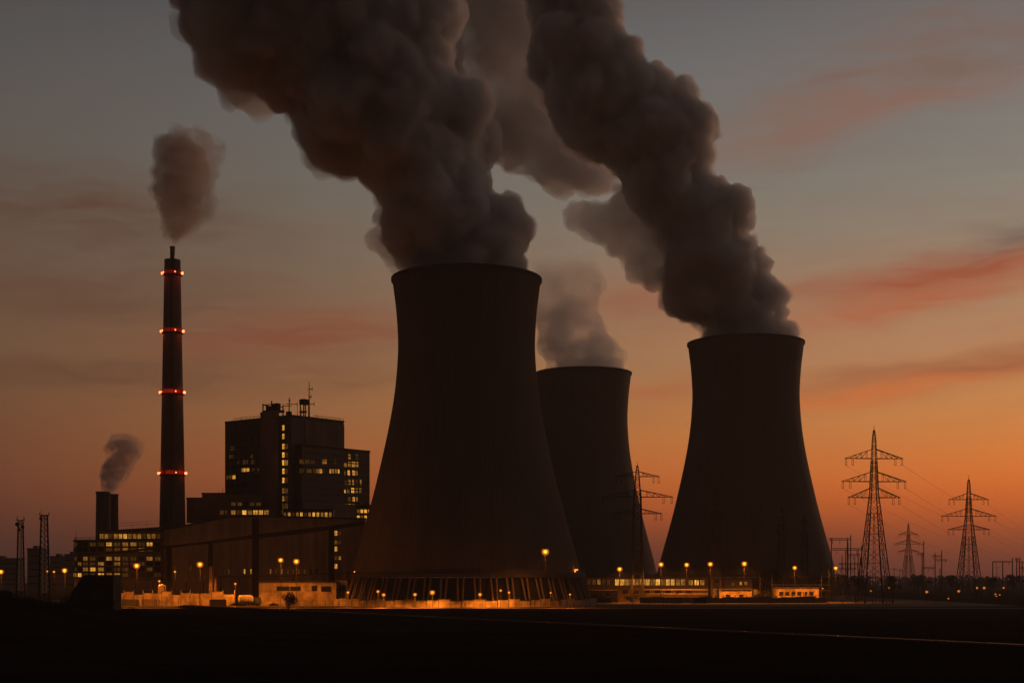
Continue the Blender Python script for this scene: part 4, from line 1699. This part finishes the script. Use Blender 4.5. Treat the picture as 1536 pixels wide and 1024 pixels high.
YARD = 'sodium lamps on poles in the power station yard'
for lab, px, py, Y, r, wt in [
    ('tallest and brightest yard lamp, glaring in front of the nearest tower', 818, 827, 604, 1.05, 9000),
    ('bright pole lamp in front of the curved office block', 205, 848, 628, 0.94, 26400),
    ('bright pole lamp in front of the left part of the turbine hall', 300, 846, 628, 0.98, 26400),
    ('left lamp of the close pair before the turbine hall', 421, 839.5, 630, 0.82, 18000),
    ('right lamp of the close pair before the turbine hall', 444.5, 841.5, 631, 0.94, 21600),
    ('pole lamp between the lattice masts and the curved office block', 97, 855, 640, 0.82, 15600),
    ('pole lamp cut by the left edge of the view', 1.5, 857, 650, 0.82, 12000),
    ('pole lamp left of the lit window band building', 929.5, 853, 735, 0.94, 19200),
    ('pole lamp in the gap between rear tower and right hand tower', 991.5, 846, 738, 0.94, 19200),
    ('pole lamp above the right half of the window band', 1030, 846.5, 738, 0.90, 16800),
    ('pole lamp just left of the pylon with no visible arms', 1065.5, 845.5, 736, 0.94, 16800),
    ('pole lamp over the switch house', 1116.5, 845, 736, 0.98, 20400),
    ('pole lamp between the two thin pylons before the right hand tower', 1192, 851, 736, 0.82, 15600),
    ('pole lamp at the right foot of the right hand tower', 1253.5, 851.5, 736, 0.82, 14400),
]:
    lamp_thing(lab, px, py, Y, r * 1.25, wt * (1.5 if px < 500 else 3.2), M['lamp'], YARD, glow=wt * (0.27 if px < 800 else 0.12))
FENCE = 'small lamps along the foot of the nearest tower'
for lab, px, py, Y, r, wt in [
    ('small lamp at the left end of the curved panel wall', 522, 888, 608, 0.47, 2600),
    ('small lamp, upper of the close pair left on the tower foot', 567, 886.5, 607, 0.51, 2600),
    ('small lamp, lower of the close pair left on the tower foot', 575.5, 891.5, 603, 0.59, 3600),
    ('small lamp alone below the left middle of the tower legs', 622.5, 891, 603, 0.59, 3600),
    ('largest small lamp below the middle of the tower legs', 648.5, 888, 603, 0.81, 5200),
    ('small lamp alone right of the tower centre', 720, 891, 603, 0.59, 3600),
    ('small lamp, upper of the pair right of the tower centre', 751, 885, 607, 0.42, 2200),
    ('small lamp, lower of the pair right of the tower centre', 763.5, 888, 605, 0.42, 2200),
    ('dim small lamp near the right end of the tower legs', 826, 888.5, 606, 0.30, 1400),
    ('dim small lamp beside the right end of the curved wall', 855, 891, 606, 0.34, 1600),
    ('small lamp before the service shed beside the tanker', 353, 875, 640, 0.42, 3000),
    ('small lamp on the left before the trestle of the conveyor', 262.5, 857, 650, 0.42, 1800),
    ('low lamp beside the conveyor trestle foot', 239, 871, 645, 0.42, 2600),
    ('small lamp right of the taller lattice mast', 81, 857, 655, 0.42, 1200),
    ('small lamp seen through the taller lattice mast', 71, 856, 690, 0.42, 900),
]:
    lamp_thing(lab, px, py, Y, r * 1.2, wt * 4.8, M['lamp_small'], FENCE, glow=wt * 0.15)
# wall lights on the ring beam of the nearest tower
for lab, px, py, Y, sx in [('flat floodlight on the left end of the tower ring beam', 535, 857.5, 652, -1), ('flat floodlight on the right end of the tower ring beam', 863, 854.5, 652, 1)]:
    p = at(px, py, Y)
    t = thing('floodlight', lab, 'floodlight', p, 0, 'floodlights on the tower ring beam')
    mb = MB()
    mb.box(-1.3, 1.3, -0.3, 1.4, 0.36, 0.6)
    mb.box(-0.2, 0.2, 0.2, 5.5, 0.6, 0.85)
    mb.build('housing', M['steel'], t)
    mb = MB()
    mb.box(-1.2, 1.2, -0.25, 0.7, -0.05, 0.35)
    mb.build('lens', M['lamp_small'], t)
    l = bpy.data.lights.new('flood_light', 'POINT')
    l.energy = 700
    l.color = SOD
    l.shadow_soft_size = 0.4
    lo = bpy.data.objects.new('flood_light', l)
    COL.objects.link(lo)
    lo.parent = t
    lo.location = (0, -0.9, -0.4)
FAR = 'faint lamps far across the dark plain at the right'
for lab, px, py, Y, r in [
    ('faint orange lamp right of the tallest pylon foot', 1333.5, 880, 1000, 0.9),
    ('faint lamp seen through the left leg of the tallest pylon', 1301.5, 855, 1250, 0.9),
    ('faint lamp left of the tallest pylon foot', 1306, 885.5, 800, 0.45),
    ('faint orange lamp below the smallest pylon', 1390, 887, 820, 0.7),
    ('white lamp left below the second tallest pylon', 1438, 886, 900, 0.75),
    ('left lamp of the level pair right of the second tallest pylon', 1465.5, 881, 1000, 0.8),
    ('right lamp of the level pair right of the second tallest pylon', 1476, 881, 1000, 0.85),
    ('lone faint lamp below the row of right edge posts', 1505, 881, 1000, 0.7),
    ('faint lamp, upper left of the low trio at the right', 1493, 890.5, 780, 0.4),
    ('faint lamp, lowest of the low trio at the right', 1494.5, 893.5, 740, 0.3),
    ('faint lamp, right of the low trio at the right', 1499.5, 891.5, 780, 0.35),
    ('lowest faint lamp left of the second tallest pylon', 1422.5, 897, 800, 0.4),
    ('dim lamp at the dark end of the flat depot', 1234, 882, 760, 0.4),
]:
    lamp_thing(lab, px, py, Y, r, 0, M['lamp_far'], FAR)


# ------------------------------------------------------------------ pylons
def taper(z, H, stops_):
    for (z0, w0), (z1, w1) in zip(stops_, stops_[1:]):
        if z0 * H <= z <= z1 * H:
            return w0 + (w1 - w0) * (z - z0 * H) / ((z1 - z0) * H)
    return stops_[-1][1]


def make_pylon(H, base, arms, body, leg_w=0.5, brace_w=0.24, label='', inner=True):
    """arms: (height of the bottom chord, half span, rise of the top chord)"""
    root = thing('pylon', label, 'pylon')
    st_ = [(0, base), (body, 1.75), (0.93, 0.75), (1.0, 0.12)]
    m = MB()
    lv = [0.0]
    while lv[-1] < H * 0.97:
        lv.append(min(H * 0.99, lv[-1] + max(1.7, 1.5 * taper(lv[-1], H, st_))))
    cn = lambda z: [Vector((sx * taper(z, H, st_), sy * taper(z, H, st_), z)) for sx, sy in ((-1, -1), (1, -1), (1, 1), (-1, 1))]
    for i, (za, zb_) in enumerate(zip(lv, lv[1:])):
        a, b = cn(za), cn(zb_)
        for k in range(4):
            f = 1.0 if za < H * 0.8 else 0.6
            m.bar(a[k], b[k], leg_w * f)
            k2 = (k + 1) % 4
            m.bar(a[k], b[k2], brace_w * f)
            m.bar(a[k2], b[k], brace_w * f)
            if i % 2 == 0 and i:
                m.bar(a[k], a[k2], brace_w * f)
        if inner and za < H * 0.5:
            for k in range(4):
                k2 = (k + 1) % 4
                m.bar((a[k] * 0.62 + a[k2] * 0.38), (b[k] * 0.62 + b[k2] * 0.38), leg_w * 0.6)
                m.bar((a[k] * 0.38 + a[k2] * 0.62), (b[k] * 0.38 + b[k2] * 0.62), leg_w * 0.6)
    m.bar((0, 0, H * 0.97), (0, 0, H * 1.012), 0.3, 0.1)
    m.build('lattice_tower', M['steel'], root)
    for (za, span, rise) in arms:
        for s in (-1, 1):
            m = MB()
            w = taper(za, H, st_)
            wt = taper(za + rise, H, st_)
            tip = Vector((s * span, 0, za))
            for sy in (-1, 1):
                p0 = Vector((s * w, sy * w, za))
                p1 = Vector((s * wt, sy * wt, za + rise))
                m.bar(p0, tip + Vector((0, sy * 0.3, 0)), 0.34, 0.26)
                m.bar(p1, tip + Vector((0, sy * 0.3, 0.1)), 0.30, 0.24)
                nb = 5
                for k in range(1, nb):
                    t0, t1 = k / nb, (k + 0.5) / nb
                    m.bar(p0.lerp(tip, t0), p1.lerp(tip, t0), 0.13)
                    if k < nb - 1:
                        m.bar(p1.lerp(tip, t0), p0.lerp(tip, (k + 1) / nb), 0.13)
            m.bar((s * w, -w, za), (s * w, w, za), 0.2)
            arm = m.build('crossarm', M['steel'], root)
            for t in (0.97, 0.74):
                m = MB()
                x = s * span * t
                for k, dx in enumerate((-0.35, 0.35)):
                    m.bar((x + dx, 0, za), (x + dx * 1.2, 0, za - 3.2), 0.20, 0.20, 6)
                m.bar((x - 0.5, 0, za - 3.25), (x + 0.5, 0, za - 3.25), 0.2)
                m.build('insulator', M['insul'], arm)
    return root


PG = 'lattice pylons of the power lines'
P1Y = 705.0


def hgt(py, Y):
    return zz(py, Y)


big = make_pylon(hgt(640, P1Y), 7.2, [(hgt(687.5, P1Y), 14.6, 4.6), (hgt(722, P1Y), 16.3, 4.8), (hgt(746, P1Y), 13.2, 4.8)], 0.62, 0.37, 0.16,
                 'tallest and nearest pylon, standing free right of the cooling towers')
big.location = (gx(1311, P1Y), P1Y, 0)
big.rotation_euler.z = 0.08
big['group'] = PG
P2Y = 940.0
p2 = make_pylon(hgt(714, P2Y), 7.4, [(hgt(749, P2Y), 13.2, 4.2), (hgt(774, P2Y), 18.2, 5.0), (hgt(794, P2Y), 13.8, 3.0)], 0.66, 0.44, 0.19,
                'second tallest pylon at the right with its widest arm in the middle')
p2.location = (gx(1453, P2Y), P2Y, 0)
p2['group'] = PG


def pylon_copy(label, px, py_top, Y, src, rz=0.0, sx=1.0, z0=0.0):
    c = copy_tree(src)
    c.location = (gx(px, Y), Y, z0)
    H0 = {big.name: zz(640, P1Y), p2.name: zz(714, P2Y)}.get(src.name) or zz(694, 742)
    s = (zz(py_top, Y) - z0) / H0
    c.scale = (s * sx, s * sx, s)
    c.rotation_euler.z = rz
    c['label'] = label
    return c


pylon_copy('small far pylon between the tallest and the second tallest', 1362.5, 782, 1500, p2, 0.2, 1.0)
slim = make_pylon(zz(694, 742), 3.0, [(zz(714.5, 742), 11.5, 2.6), (zz(745, 742), 18.6, 3.6), (zz(770, 742), 13.0, 2.4)], 0.75, 0.42, 0.2,
                  'pylon whose arms poke out between the rear and right hand towers', False)
slim.location = (gx(956, 742), 742, 0)
slim.rotation_euler.z = 0.05
slim['group'] = PG
pylon_copy('slim dark pylon left of centre before the right hand tower', 1075, 730, 752, slim, 1.25, 1.0)
pylon_copy('dark pylon right of centre before the right hand tower', 1172, 757, 770, slim, 1.2, 1.1)
pylon_copy('short dark pylon beside the right edge of the right hand tower', 1207, 770, 778, slim, 1.1, 1.0)


# lattice masts at the far left
def lattice_mast(label, px, py_top, Y, wb, wt, cab, whip):
    t = thing('lattice_mast', label, 'lattice mast', (gx(px, Y), Y, 0), 0.35, 'lattice masts at the left')
    H = zz(py_top, Y)
    m = MB()
    z = 0.0
    wz = lambda q: wb + (wt - wb) * q / H
    while z < H - 0.5:
        z1 = min(H, z + 2.3)
        a = [Vector((sx * wz(z), sy * wz(z), z)) for sx, sy in ((-1, -1), (1, -1), (1, 1), (-1, 1))]
        b = [Vector((sx * wz(z1), sy * wz(z1), z1)) for sx, sy in ((-1, -1), (1, -1), (1, 1), (-1, 1))]
        for k in range(4):
            m.bar(a[k], b[k], 0.42)
            m.bar(a[k], b[(k + 1) % 4], 0.17)
            m.bar(a[(k + 1) % 4], b[k], 0.17)
            m.bar(b[k], b[(k + 1) % 4], 0.17)
        z = z1
    m.bar((0.2, 0, 0), (0.2, 0, H), 0.3)
    m.build('lattice_tower', M['dark_steel'], t)
    m = MB()
    m.box(-wt - 0.7, wt + 0.7, -wt - 0.7, wt + 0.7, H, H + 0.3)
    for sx in (-1, 1):
        for sy in (-1, 1):
            m.bar((sx * (wt + 0.6), sy * (wt + 0.6), H + 0.3), (sx * (wt + 0.6), sy * (wt + 0.6), H + 1.4), 0.14)
    m.build('platform', M['dark_steel'], t)
    for (dx, dz, h) in whip:
        m = MB()
        m.bar((dx, 0, H + dz), (dx, 0, H + dz + h), 0.2, 0.1)
        m.build('aerial', M['dark_steel'], t)
    for (dx, dz, r) in cab:
        m = MB()
        m.lathe([(0.05, -0.3), (r * 0.6, -0.15), (r, 0.25), (r * 0.9, 0.3), (0.05, -0.1)], 14)
        for i, (x, y, zq) in enumerate(m.v):
            m.v[i] = (x + dx, zq - wt - 0.4, y + H + dz)
        m.bar((dx, -wt - 0.4, H + dz), (0, 0, H + dz), 0.2)
        m.build('dish', M['dark_steel'], t)


lattice_mast('shorter lattice mast at the far left with dishes at its top', 31, 780.5, 610, 1.75, 0.95, [(-1.4, -1.6, 0.9), (0.9, -2.8, 0.7), (-0.6, -4.0, 0.6)], [(-1.2, 0.3, 2.2), (1.2, 0.3, 1.6)])
lattice_mast('taller lattice mast at the left with a whip aerial', 66.5, 773, 590, 2.3, 1.2, [(-1.5, -1.2, 0.6)], [(-1.2, 0.3, 2.4)])


# ------------------------------------------------------------------ substation posts and gantries
def gantry(label, posts, beams, Y, w=0.55, name='substation_gantry'):
    """posts: (px, py top); beams: (px a, px b, py)"""
    x0 = gx(posts[0][0], Y)
    t = thing(name, label, 'gantry', (x0, Y, 0), 0, 'substation gantries at the right')
    for px, py in posts:
        m = MB()
        x = gx(px, Y) - x0
        m.bar((x, 0, 0), (x, 0, zz(py, Y)), w, w * 0.8)
        m.build('post', M['dark_steel'], t)
    for a, b, py in beams:
        m = MB()
        xa, xb, z = gx(a, Y) - x0, gx(b, Y) - x0, zz(py, Y)
        for sy in (-0.35, 0.35):
            m.bar((xa, sy, z), (xb, sy, z), 0.28)
            m.bar((xa, sy, z + 0.9), (xb, sy, z + 0.9), 0.28)
        n = max(2, int((xb - xa) / 1.4))
        for k in range(n):
            q0, q1 = xa + (xb - xa) * k / n, xa + (xb - xa) * (k + 1) / n
            m.bar((q0, -0.35, z), (q1, -0.35, z + 0.9), 0.14)
        bm_ = m.build('beam', M['dark_steel'], t)
        for k in range(3):
            m = MB()
            q = xa + (xb - xa) * (k + 0.5) / 3
            m.bar((q, 0, z), (q, 0, z - 2.2), 0.26, 0.26, 6)
            m.build('insulator', M['insul'], bm_)
    return t


gantry('tall gantry with one long beam beside the right hand tower edge', [(1247, 806), (1271, 806), (1276, 802)], [(1243, 1276.5, 809.5)], 800, 0.5)
gantry('broad gantry with a beam left of the tallest pylon', [(1268.5, 824), (1287, 823), (1292.5, 818)], [(1248, 1292.5, 824.5)], 810, 0.5)
gantry('low dense gantry behind the left leg of the tallest pylon', [(1263, 832), (1272, 812), (1282, 834), (1290, 836)], [(1258, 1292, 846.5), (1270, 1290, 833), (1256, 1284, 853.5)], 840, 0.42)
gantry('gantry of thin posts right of the small far pylon', [(1383, 829), (1385.5, 811), (1402.5, 829), (1412.5, 825.5)], [(1376, 1386, 830.5), (1398, 1412.5, 834.5), (1383, 1402, 852)], 1020, 0.62)
gantry('gantry with a crossbar reaching right of its tall post', [(1410, 852), (1412.3, 840)], [(1404, 1421, 840.5)], 1080, 0.6)
gantry('gantry of five posts and beams at the right edge', [(1489, 842), (1504, 840.5), (1518.5, 836.5)], [(1489, 1518.5, 843)], 1000, 0.65)
gantry('twin close posts with a cap beam at the right edge', [(1525, 837.5), (1529, 838)], [(1522, 1531, 838)], 990, 0.65)
gantry('gantry cut by the right edge of the view', [(1533, 842), (1560, 842)], [(1528, 1560, 843.5), (1530, 1560, 852)], 1020, 0.6)
for lab, px, py, Y in [('thin lone post left of the small far pylon', 1341, 850, 1000), ('thin lone post right of the tallest pylon foot', 1349.5, 852, 1000), ('thin lone post behind the tallest pylon foot', 1331, 850, 1010),
                       ('thin lone post behind the five post gantry', 1495, 848, 1100), ('tall thin post before the right hand tower edge', 1232, 815, 742), ('thin post in front of the right hand tower centre', 1140, 835, 745),
                       ('thin post left of the flat depot', 1158, 838, 742), ('thin post right of the flat depot', 1243, 845, 735)]:
    t = thing('utility_pole', lab, 'pole', (gx(px, Y), Y, 0), 0, 'thin utility poles at the right')
    mb = MB()
    mb.bar((0, 0, 0), (0, 0, zz(py, Y)), 0.42, 0.3, 8)
    mb.build('shaft', M['dark_steel'], t)
    mb = MB()
    mb.bar((-1.6, 0, zz(py, Y) - 1.5), (1.6, 0, zz(py, Y) - 1.5), 0.25)
    for x in (-1.4, 0.0, 1.4):
        mb.bar((x, 0, zz(py, Y) - 1.4), (x, 0, zz(py, Y) - 0.6), 0.16)
    mb.build('crossarm', M['dark_steel'], t)


# ------------------------------------------------------------------ conductors
def cable(label, a, b, sag, r=0.055):
    a, b = Vector(a), Vector(b)
    m = MB()
    n = 26
    pts_ = [a.lerp(b, i / n) - Vector((0, 0, sag * 4 * (i / n) * (1 - i / n))) for i in range(n + 1)]
    side = (b - a).cross(Vector((0, 0, 1))).normalized()
    vs, fs = [], []
    for p in pts_:
        for k in range(5):
            t = 2 * PI * k / 5
            vs.append(p - a + side * (r * math.cos(t)) + Vector((0, 0, r * math.sin(t))))
    for i in range(n):
        for k in range(5):
            fs.append((i * 5 + k, i * 5 + (k + 1) % 5, (i + 1) * 5 + (k + 1) % 5, (i + 1) * 5 + k))
    m.add(vs, fs)
    o = m.build('power_line', M['wire'], None, True, a)
    return tag(o, label, 'power line', 'power lines strung from the pylons')


names = ['top', 'middle', 'bottom']
b0 = Vector(big.location)
for i, (pyx, sp) in enumerate([(687.5, 14.2), (722, 15.8), (746, 12.8)]):
    for s, sn in ((-1, 'left'), (1, 'right')):
        z = hgt(pyx, P1Y) - 3.3
        e = at(1640 + s * 16, 812 + i * 14, 1900)
        cable('faint cable sagging right from the %s %s arm of the tallest pylon' % (names[i], sn), b0 + Vector((s * sp, 0, z)), e, 20 + 2 * i)
c0 = Vector(p2.location)
for i, (pyx, sp) in enumerate([(749, 12.8), (774, 17.6), (794, 13.4)]):
    for s, sn in ((-1, 'left'), (1, 'right')):
        z = hgt(pyx, P2Y) - 3.3
        e = at(1680 + s * 12, 832 + i * 9, 2300)
        cable('faint cable sagging right from the %s %s arm of the second tallest pylon' % (names[i], sn), c0 + Vector((s * sp, 0, z)), e, 22 + 2 * i)

# ------------------------------------------------------------------ railway across the field
d0, d1 = Vector((88.5, 245, 0)), Vector((-65.6, 486, 0))
dr = (d1 - d0).normalized()
A_ = d0 - dr * 190
B_ = d0 + dr * 420
nr_ = Vector((-dr.y, dr.x, 0))
rt = thing('railway_track', 'single railway track crossing the dark field with glinting rails', 'railway track', (0, 0, 0))
mb = MB()
n = 60
vs, fs = [], []
for i in range(n + 1):
    p = A_.lerp(B_, i / n)
    zg = berm_base(p.x, p.y)
    for off, dz in ((-3.4, -0.5), (-1.9, 0.95), (1.9, 0.95), (3.4, -0.5)):
        q = p + nr_ * off
        vs.append((q.x, q.y, zg + dz))
for i in range(n):
    for k in range(3):
        fs.append((i * 4 + k, i * 4 + k + 1, (i + 1) * 4 + k + 1, (i + 1) * 4 + k))
mb.add(vs, fs)
mb.build('ballast_bed', M['ballast'], rt)
mb = MB()
for k in range(0, 1000, 1):
    p = A_ + dr * (0.61 * k)
    if (p - A_).length > (B_ - A_).length - 1:
        break
    zg = berm_base(p.x, p.y) + 0.96
    a, b = p - nr_ * 1.3, p + nr_ * 1.3
    w_ = dr * 0.12
    c = [a - w_, a + w_, b + w_, b - w_]
    mb.add([(v.x, v.y, zg) for v in c] + [(v.x, v.y, zg + 0.1) for v in c], [(4, 5, 6, 7), (0, 1, 5, 4), (1, 2, 6, 5), (2, 3, 7, 6), (3, 0, 4, 7)])
sp_ = mb.build('sleeper', M['bark'], rt)
sp_['kind'] = 'stuff'
for off in (-0.75, 0.75):
    mb = MB()
    vs, fs = [], []
    for i in range(n + 1):
        p = A_.lerp(B_, i / n) + nr_ * off
        zg = berm_base(p.x, p.y) + 1.06
        for dx, dz in ((-0.09, 0), (-0.09, 0.18), (0.09, 0.18), (0.09, 0)):
            q = p + nr_ * dx
            vs.append((q.x, q.y, zg + dz))
    for i in range(n):
        for k in range(3):
            fs.append((i * 4 + k, i * 4 + k + 1, (i + 1) * 4 + k + 1, (i + 1) * 4 + k))
    mb.add(vs, fs)
    mb.build('rail', M['rail'], rt)


# ------------------------------------------------------------------ shrubs, trees, far woods
def leaf_mass(mb, c, r, n, size, rnd_, squash=0.8):
    for _ in range(n):
        while True:
            d = Vector((rnd_.uniform(-1, 1), rnd_.uniform(-1, 1), rnd_.uniform(-1, 1)))
            if 0.05 < d.length < 1:
                break
        d = d.normalized() * (d.length ** 0.4)
        p = Vector(c) + Vector((d.x * r, d.y * r, d.z * r * squash))
        u = Vector((rnd_.uniform(-1, 1), rnd_.uniform(-1, 1), rnd_.uniform(-1, 1))).normalized()
        v = u.cross(Vector((rnd_.uniform(-1, 1), rnd_.uniform(-1, 1), rnd_.uniform(-1, 1)))).normalized()
        s = size * rnd_.uniform(0.6, 1.4)
        mb.add([p - u * s, p + v * s * 0.5, p + u * s, p - v * s * 0.5], [(0, 1, 2, 3)])


def make_shrub(seed, h, n):
    rn = random.Random(seed)
    t = thing('shrub', '', 'shrub')
    m = MB()
    st2 = MB()
    for k in range(9):
        a, d = rn.uniform(0, 6.28), rn.uniform(0.1, 0.55) * h
        z = rn.uniform(0.35, 0.8) * h
        c = (d * math.cos(a), d * math.sin(a), z)
        leaf_mass(m, c, h * rn.uniform(0.22, 0.38), n // 9, h * 0.045, rn)
        st2.bar((c[0] * 0.1, c[1] * 0.1, 0), c, h * 0.03, h * 0.012, 5)
    for k in range(14):
        a = rn.uniform(0, 6.28)
        st2.bar((0, 0, 0.1 * h), (0.7 * h * math.cos(a), 0.7 * h * math.sin(a), rn.uniform(0.8, 1.25) * h), h * 0.012, h * 0.005, 4)
    m.build('foliage', M['leaf'], t)
    st2.build('stem', M['bark'], t)
    return t


def make_tree(seed, H, n):
    rn = random.Random(seed)
    t = thing('tree', '', 'tree')
    m, w = MB(), MB()
    w.bar((0, 0, 0), (0.1, 0, H * 0.45), H * 0.05, H * 0.028, 8)
    for k in range(11):
        a = rn.uniform(0, 6.28)
        z0 = H * rn.uniform(0.28, 0.48)
        d = H * rn.uniform(0.10, 0.30)
        c = Vector((d * math.cos(a), d * math.sin(a), H * rn.uniform(0.48, 0.92)))
        w.bar((0.05, 0, z0), c, H * 0.022, H * 0.006, 5)
        leaf_mass(m, c, H * rn.uniform(0.10, 0.19), n // 11, H * 0.022, rn)
    w.build('trunk', M['bark'], t)
    m.build('crown', M['leaf'], t)
    return t


sh = [make_shrub(5, 3.0, 1300), make_shrub(8, 3.0, 1300)]
rn = random.Random(4)
SL = ['low dark shrub at the left edge of the rise', 'broad dark shrub second from the left edge', 'dark shrub below the shorter lattice mast', 'dark shrub between the two lattice mast feet',
      'dark shrub below the taller lattice mast', 'ragged shrub left of the sloping shed', 'shrub hugging the sloping end of the shed', 'low shrub in front of the dark sloping shed',
      'shrub at the right corner of the sloping shed', 'small shrub sloping down right of the shed']
for i, (px, Y, s) in enumerate([(4, 300, 1.0), (22, 296, 0.8), (38, 304, 0.75), (55, 300, 0.6), (72, 306, 0.6), (90, 310, 0.7), (108, 330, 0.85), (135, 345, 0.8), (163, 360, 0.9), (196, 350, 0.6)]):
    o = sh[i] if i < 2 else copy_tree(sh[i % 2])
    x = gx(px, Y)
    o.location = (x, Y, berm(x, Y) - 0.3)
    o.scale = (s * 1.3, s * 1.3, s)
    o.rotation_euler.z = rn.uniform(0, 6.28)
    o['label'] = SL[i]
    o['group'] = 'dark shrubs on the rise at the left'
o = copy_tree(sh[0])
o.location = (gx(432, 560), 560, 0)
o.scale = (1.7, 1.7, 2.3)
o['label'] = 'lone dark bush in front of the low lit service shed'
for lab, px, Y, s in [('dark low bush right of the nearest tower base', 893, 690, 1.6), ('dark bush beside the orange store shed', 1146, 735, 1.9), ('dark bush under the window band building', 948, 730, 1.5)]:
    o = copy_tree(sh[1])
    o.location = (gx(px, Y), Y, 0)
    o.scale = (s * 1.6, s * 1.6, s)
    o['label'] = lab
tr = [make_tree(3, 12.0, 2600), make_tree(9, 12.0, 2600)]
for i, (lab, px, pyt, Y) in enumerate([('bare crowned dark tree behind the orange store shed', 1150, 853, 775), ('dark tree left of the flat depot', 1160, 860, 765), ('dark round tree right of the flat depot', 1236, 868, 770),
                                       ('dark tree below the broad gantry', 1272, 862, 830), ('dark tree at the tallest pylon left foot', 1290, 866, 760), ('dark tree at the tallest pylon right foot', 1340, 864, 850),
                                       ('far tree right of the small far pylon', 1376, 861, 1050), ('far tree left of the second tallest pylon', 1428, 863, 980), ('far tree right of the second tallest pylon', 1486, 864, 1000), ('far tree at the right edge', 1520, 862, 1040)]):
    o = tr[i] if i < 2 else copy_tree(tr[i % 2])
    o.location = (gx(px, Y), Y, 0)
    s = zz(pyt, Y) / 11.5
    o.scale = (s, s, s)
    o.rotation_euler.z = rn.uniform(0, 6.28)
    o['label'] = lab
    o['group'] = 'dark trees around the right hand side'
# the far wood that closes the plain
mb = MB()
rn = random.Random(21)
for k in range(760):
    if k < 560:
        x, Y = rn.uniform(330, 1500), rn.uniform(1400, 2100)
        h = rn.uniform(9, 15.5)
    else:
        x, Y = rn.uniform(-1400, -420), rn.uniform(1500, 2100)
        h = rn.uniform(9, 18)
    leaf_mass(mb, (x, Y, h * 0.55), h * 0.75, 46, h * 0.13, rn, 0.6)
fw = mb.build('far_woods', M['leaf'])
tag(fw, 'low dark wood along the horizon at the right', 'wood', None, 'stuff')
# rough grass on the field in front
mb = MB()
for k in range(26000):
    Y = 150 + 330 * rn.random() ** 1.5
    x = rn.uniform(-0.40, 0.40) * Y
    z = berm(x, Y)
    if abs((Vector((x, Y, 0)) - A_).dot(nr_)) < 6:
        continue
    h = rn.uniform(0.2, 0.6)
    a = rn.uniform(0, 6.28)
    dx, dy = 0.10 * math.cos(a), 0.10 * math.sin(a)
    lx, ly = rn.uniform(-0.25, 0.25), rn.uniform(-0.25, 0.25)
    mb.add([(x - dx, Y - dy, z - 0.15), (x + dx, Y + dy, z - 0.15), (x + lx, Y + ly, z + h)], [(0, 1, 2)])
gr = mb.build('grass', M['stalk'])
tag(gr, 'rough dark grass on the field in front', 'grass', None, 'stuff')

# ------------------------------------------------------------------ evening haze
HAZE = 0.00010
mb = MB()
mb.box(-2700, 2700, -450, 2500, -1.5, 500)
hz = mb.build('haze', None)
tag(hz, 'thin evening haze over the plain', 'haze', None, 'stuff')
m, G, out = new_mat('evening_haze')
v = G.n('ShaderNodeVolumePrincipled')
v.inputs['Color'].default_value = (0.92, 0.86, 0.80, 1)
v.inputs['Density'].default_value = HAZE
v.inputs['Anisotropy'].default_value = 0.25
G.t.links.new(v.outputs[0], out.inputs['Volume'])
hz.data.materials.clear()
hz.data.materials.append(m)
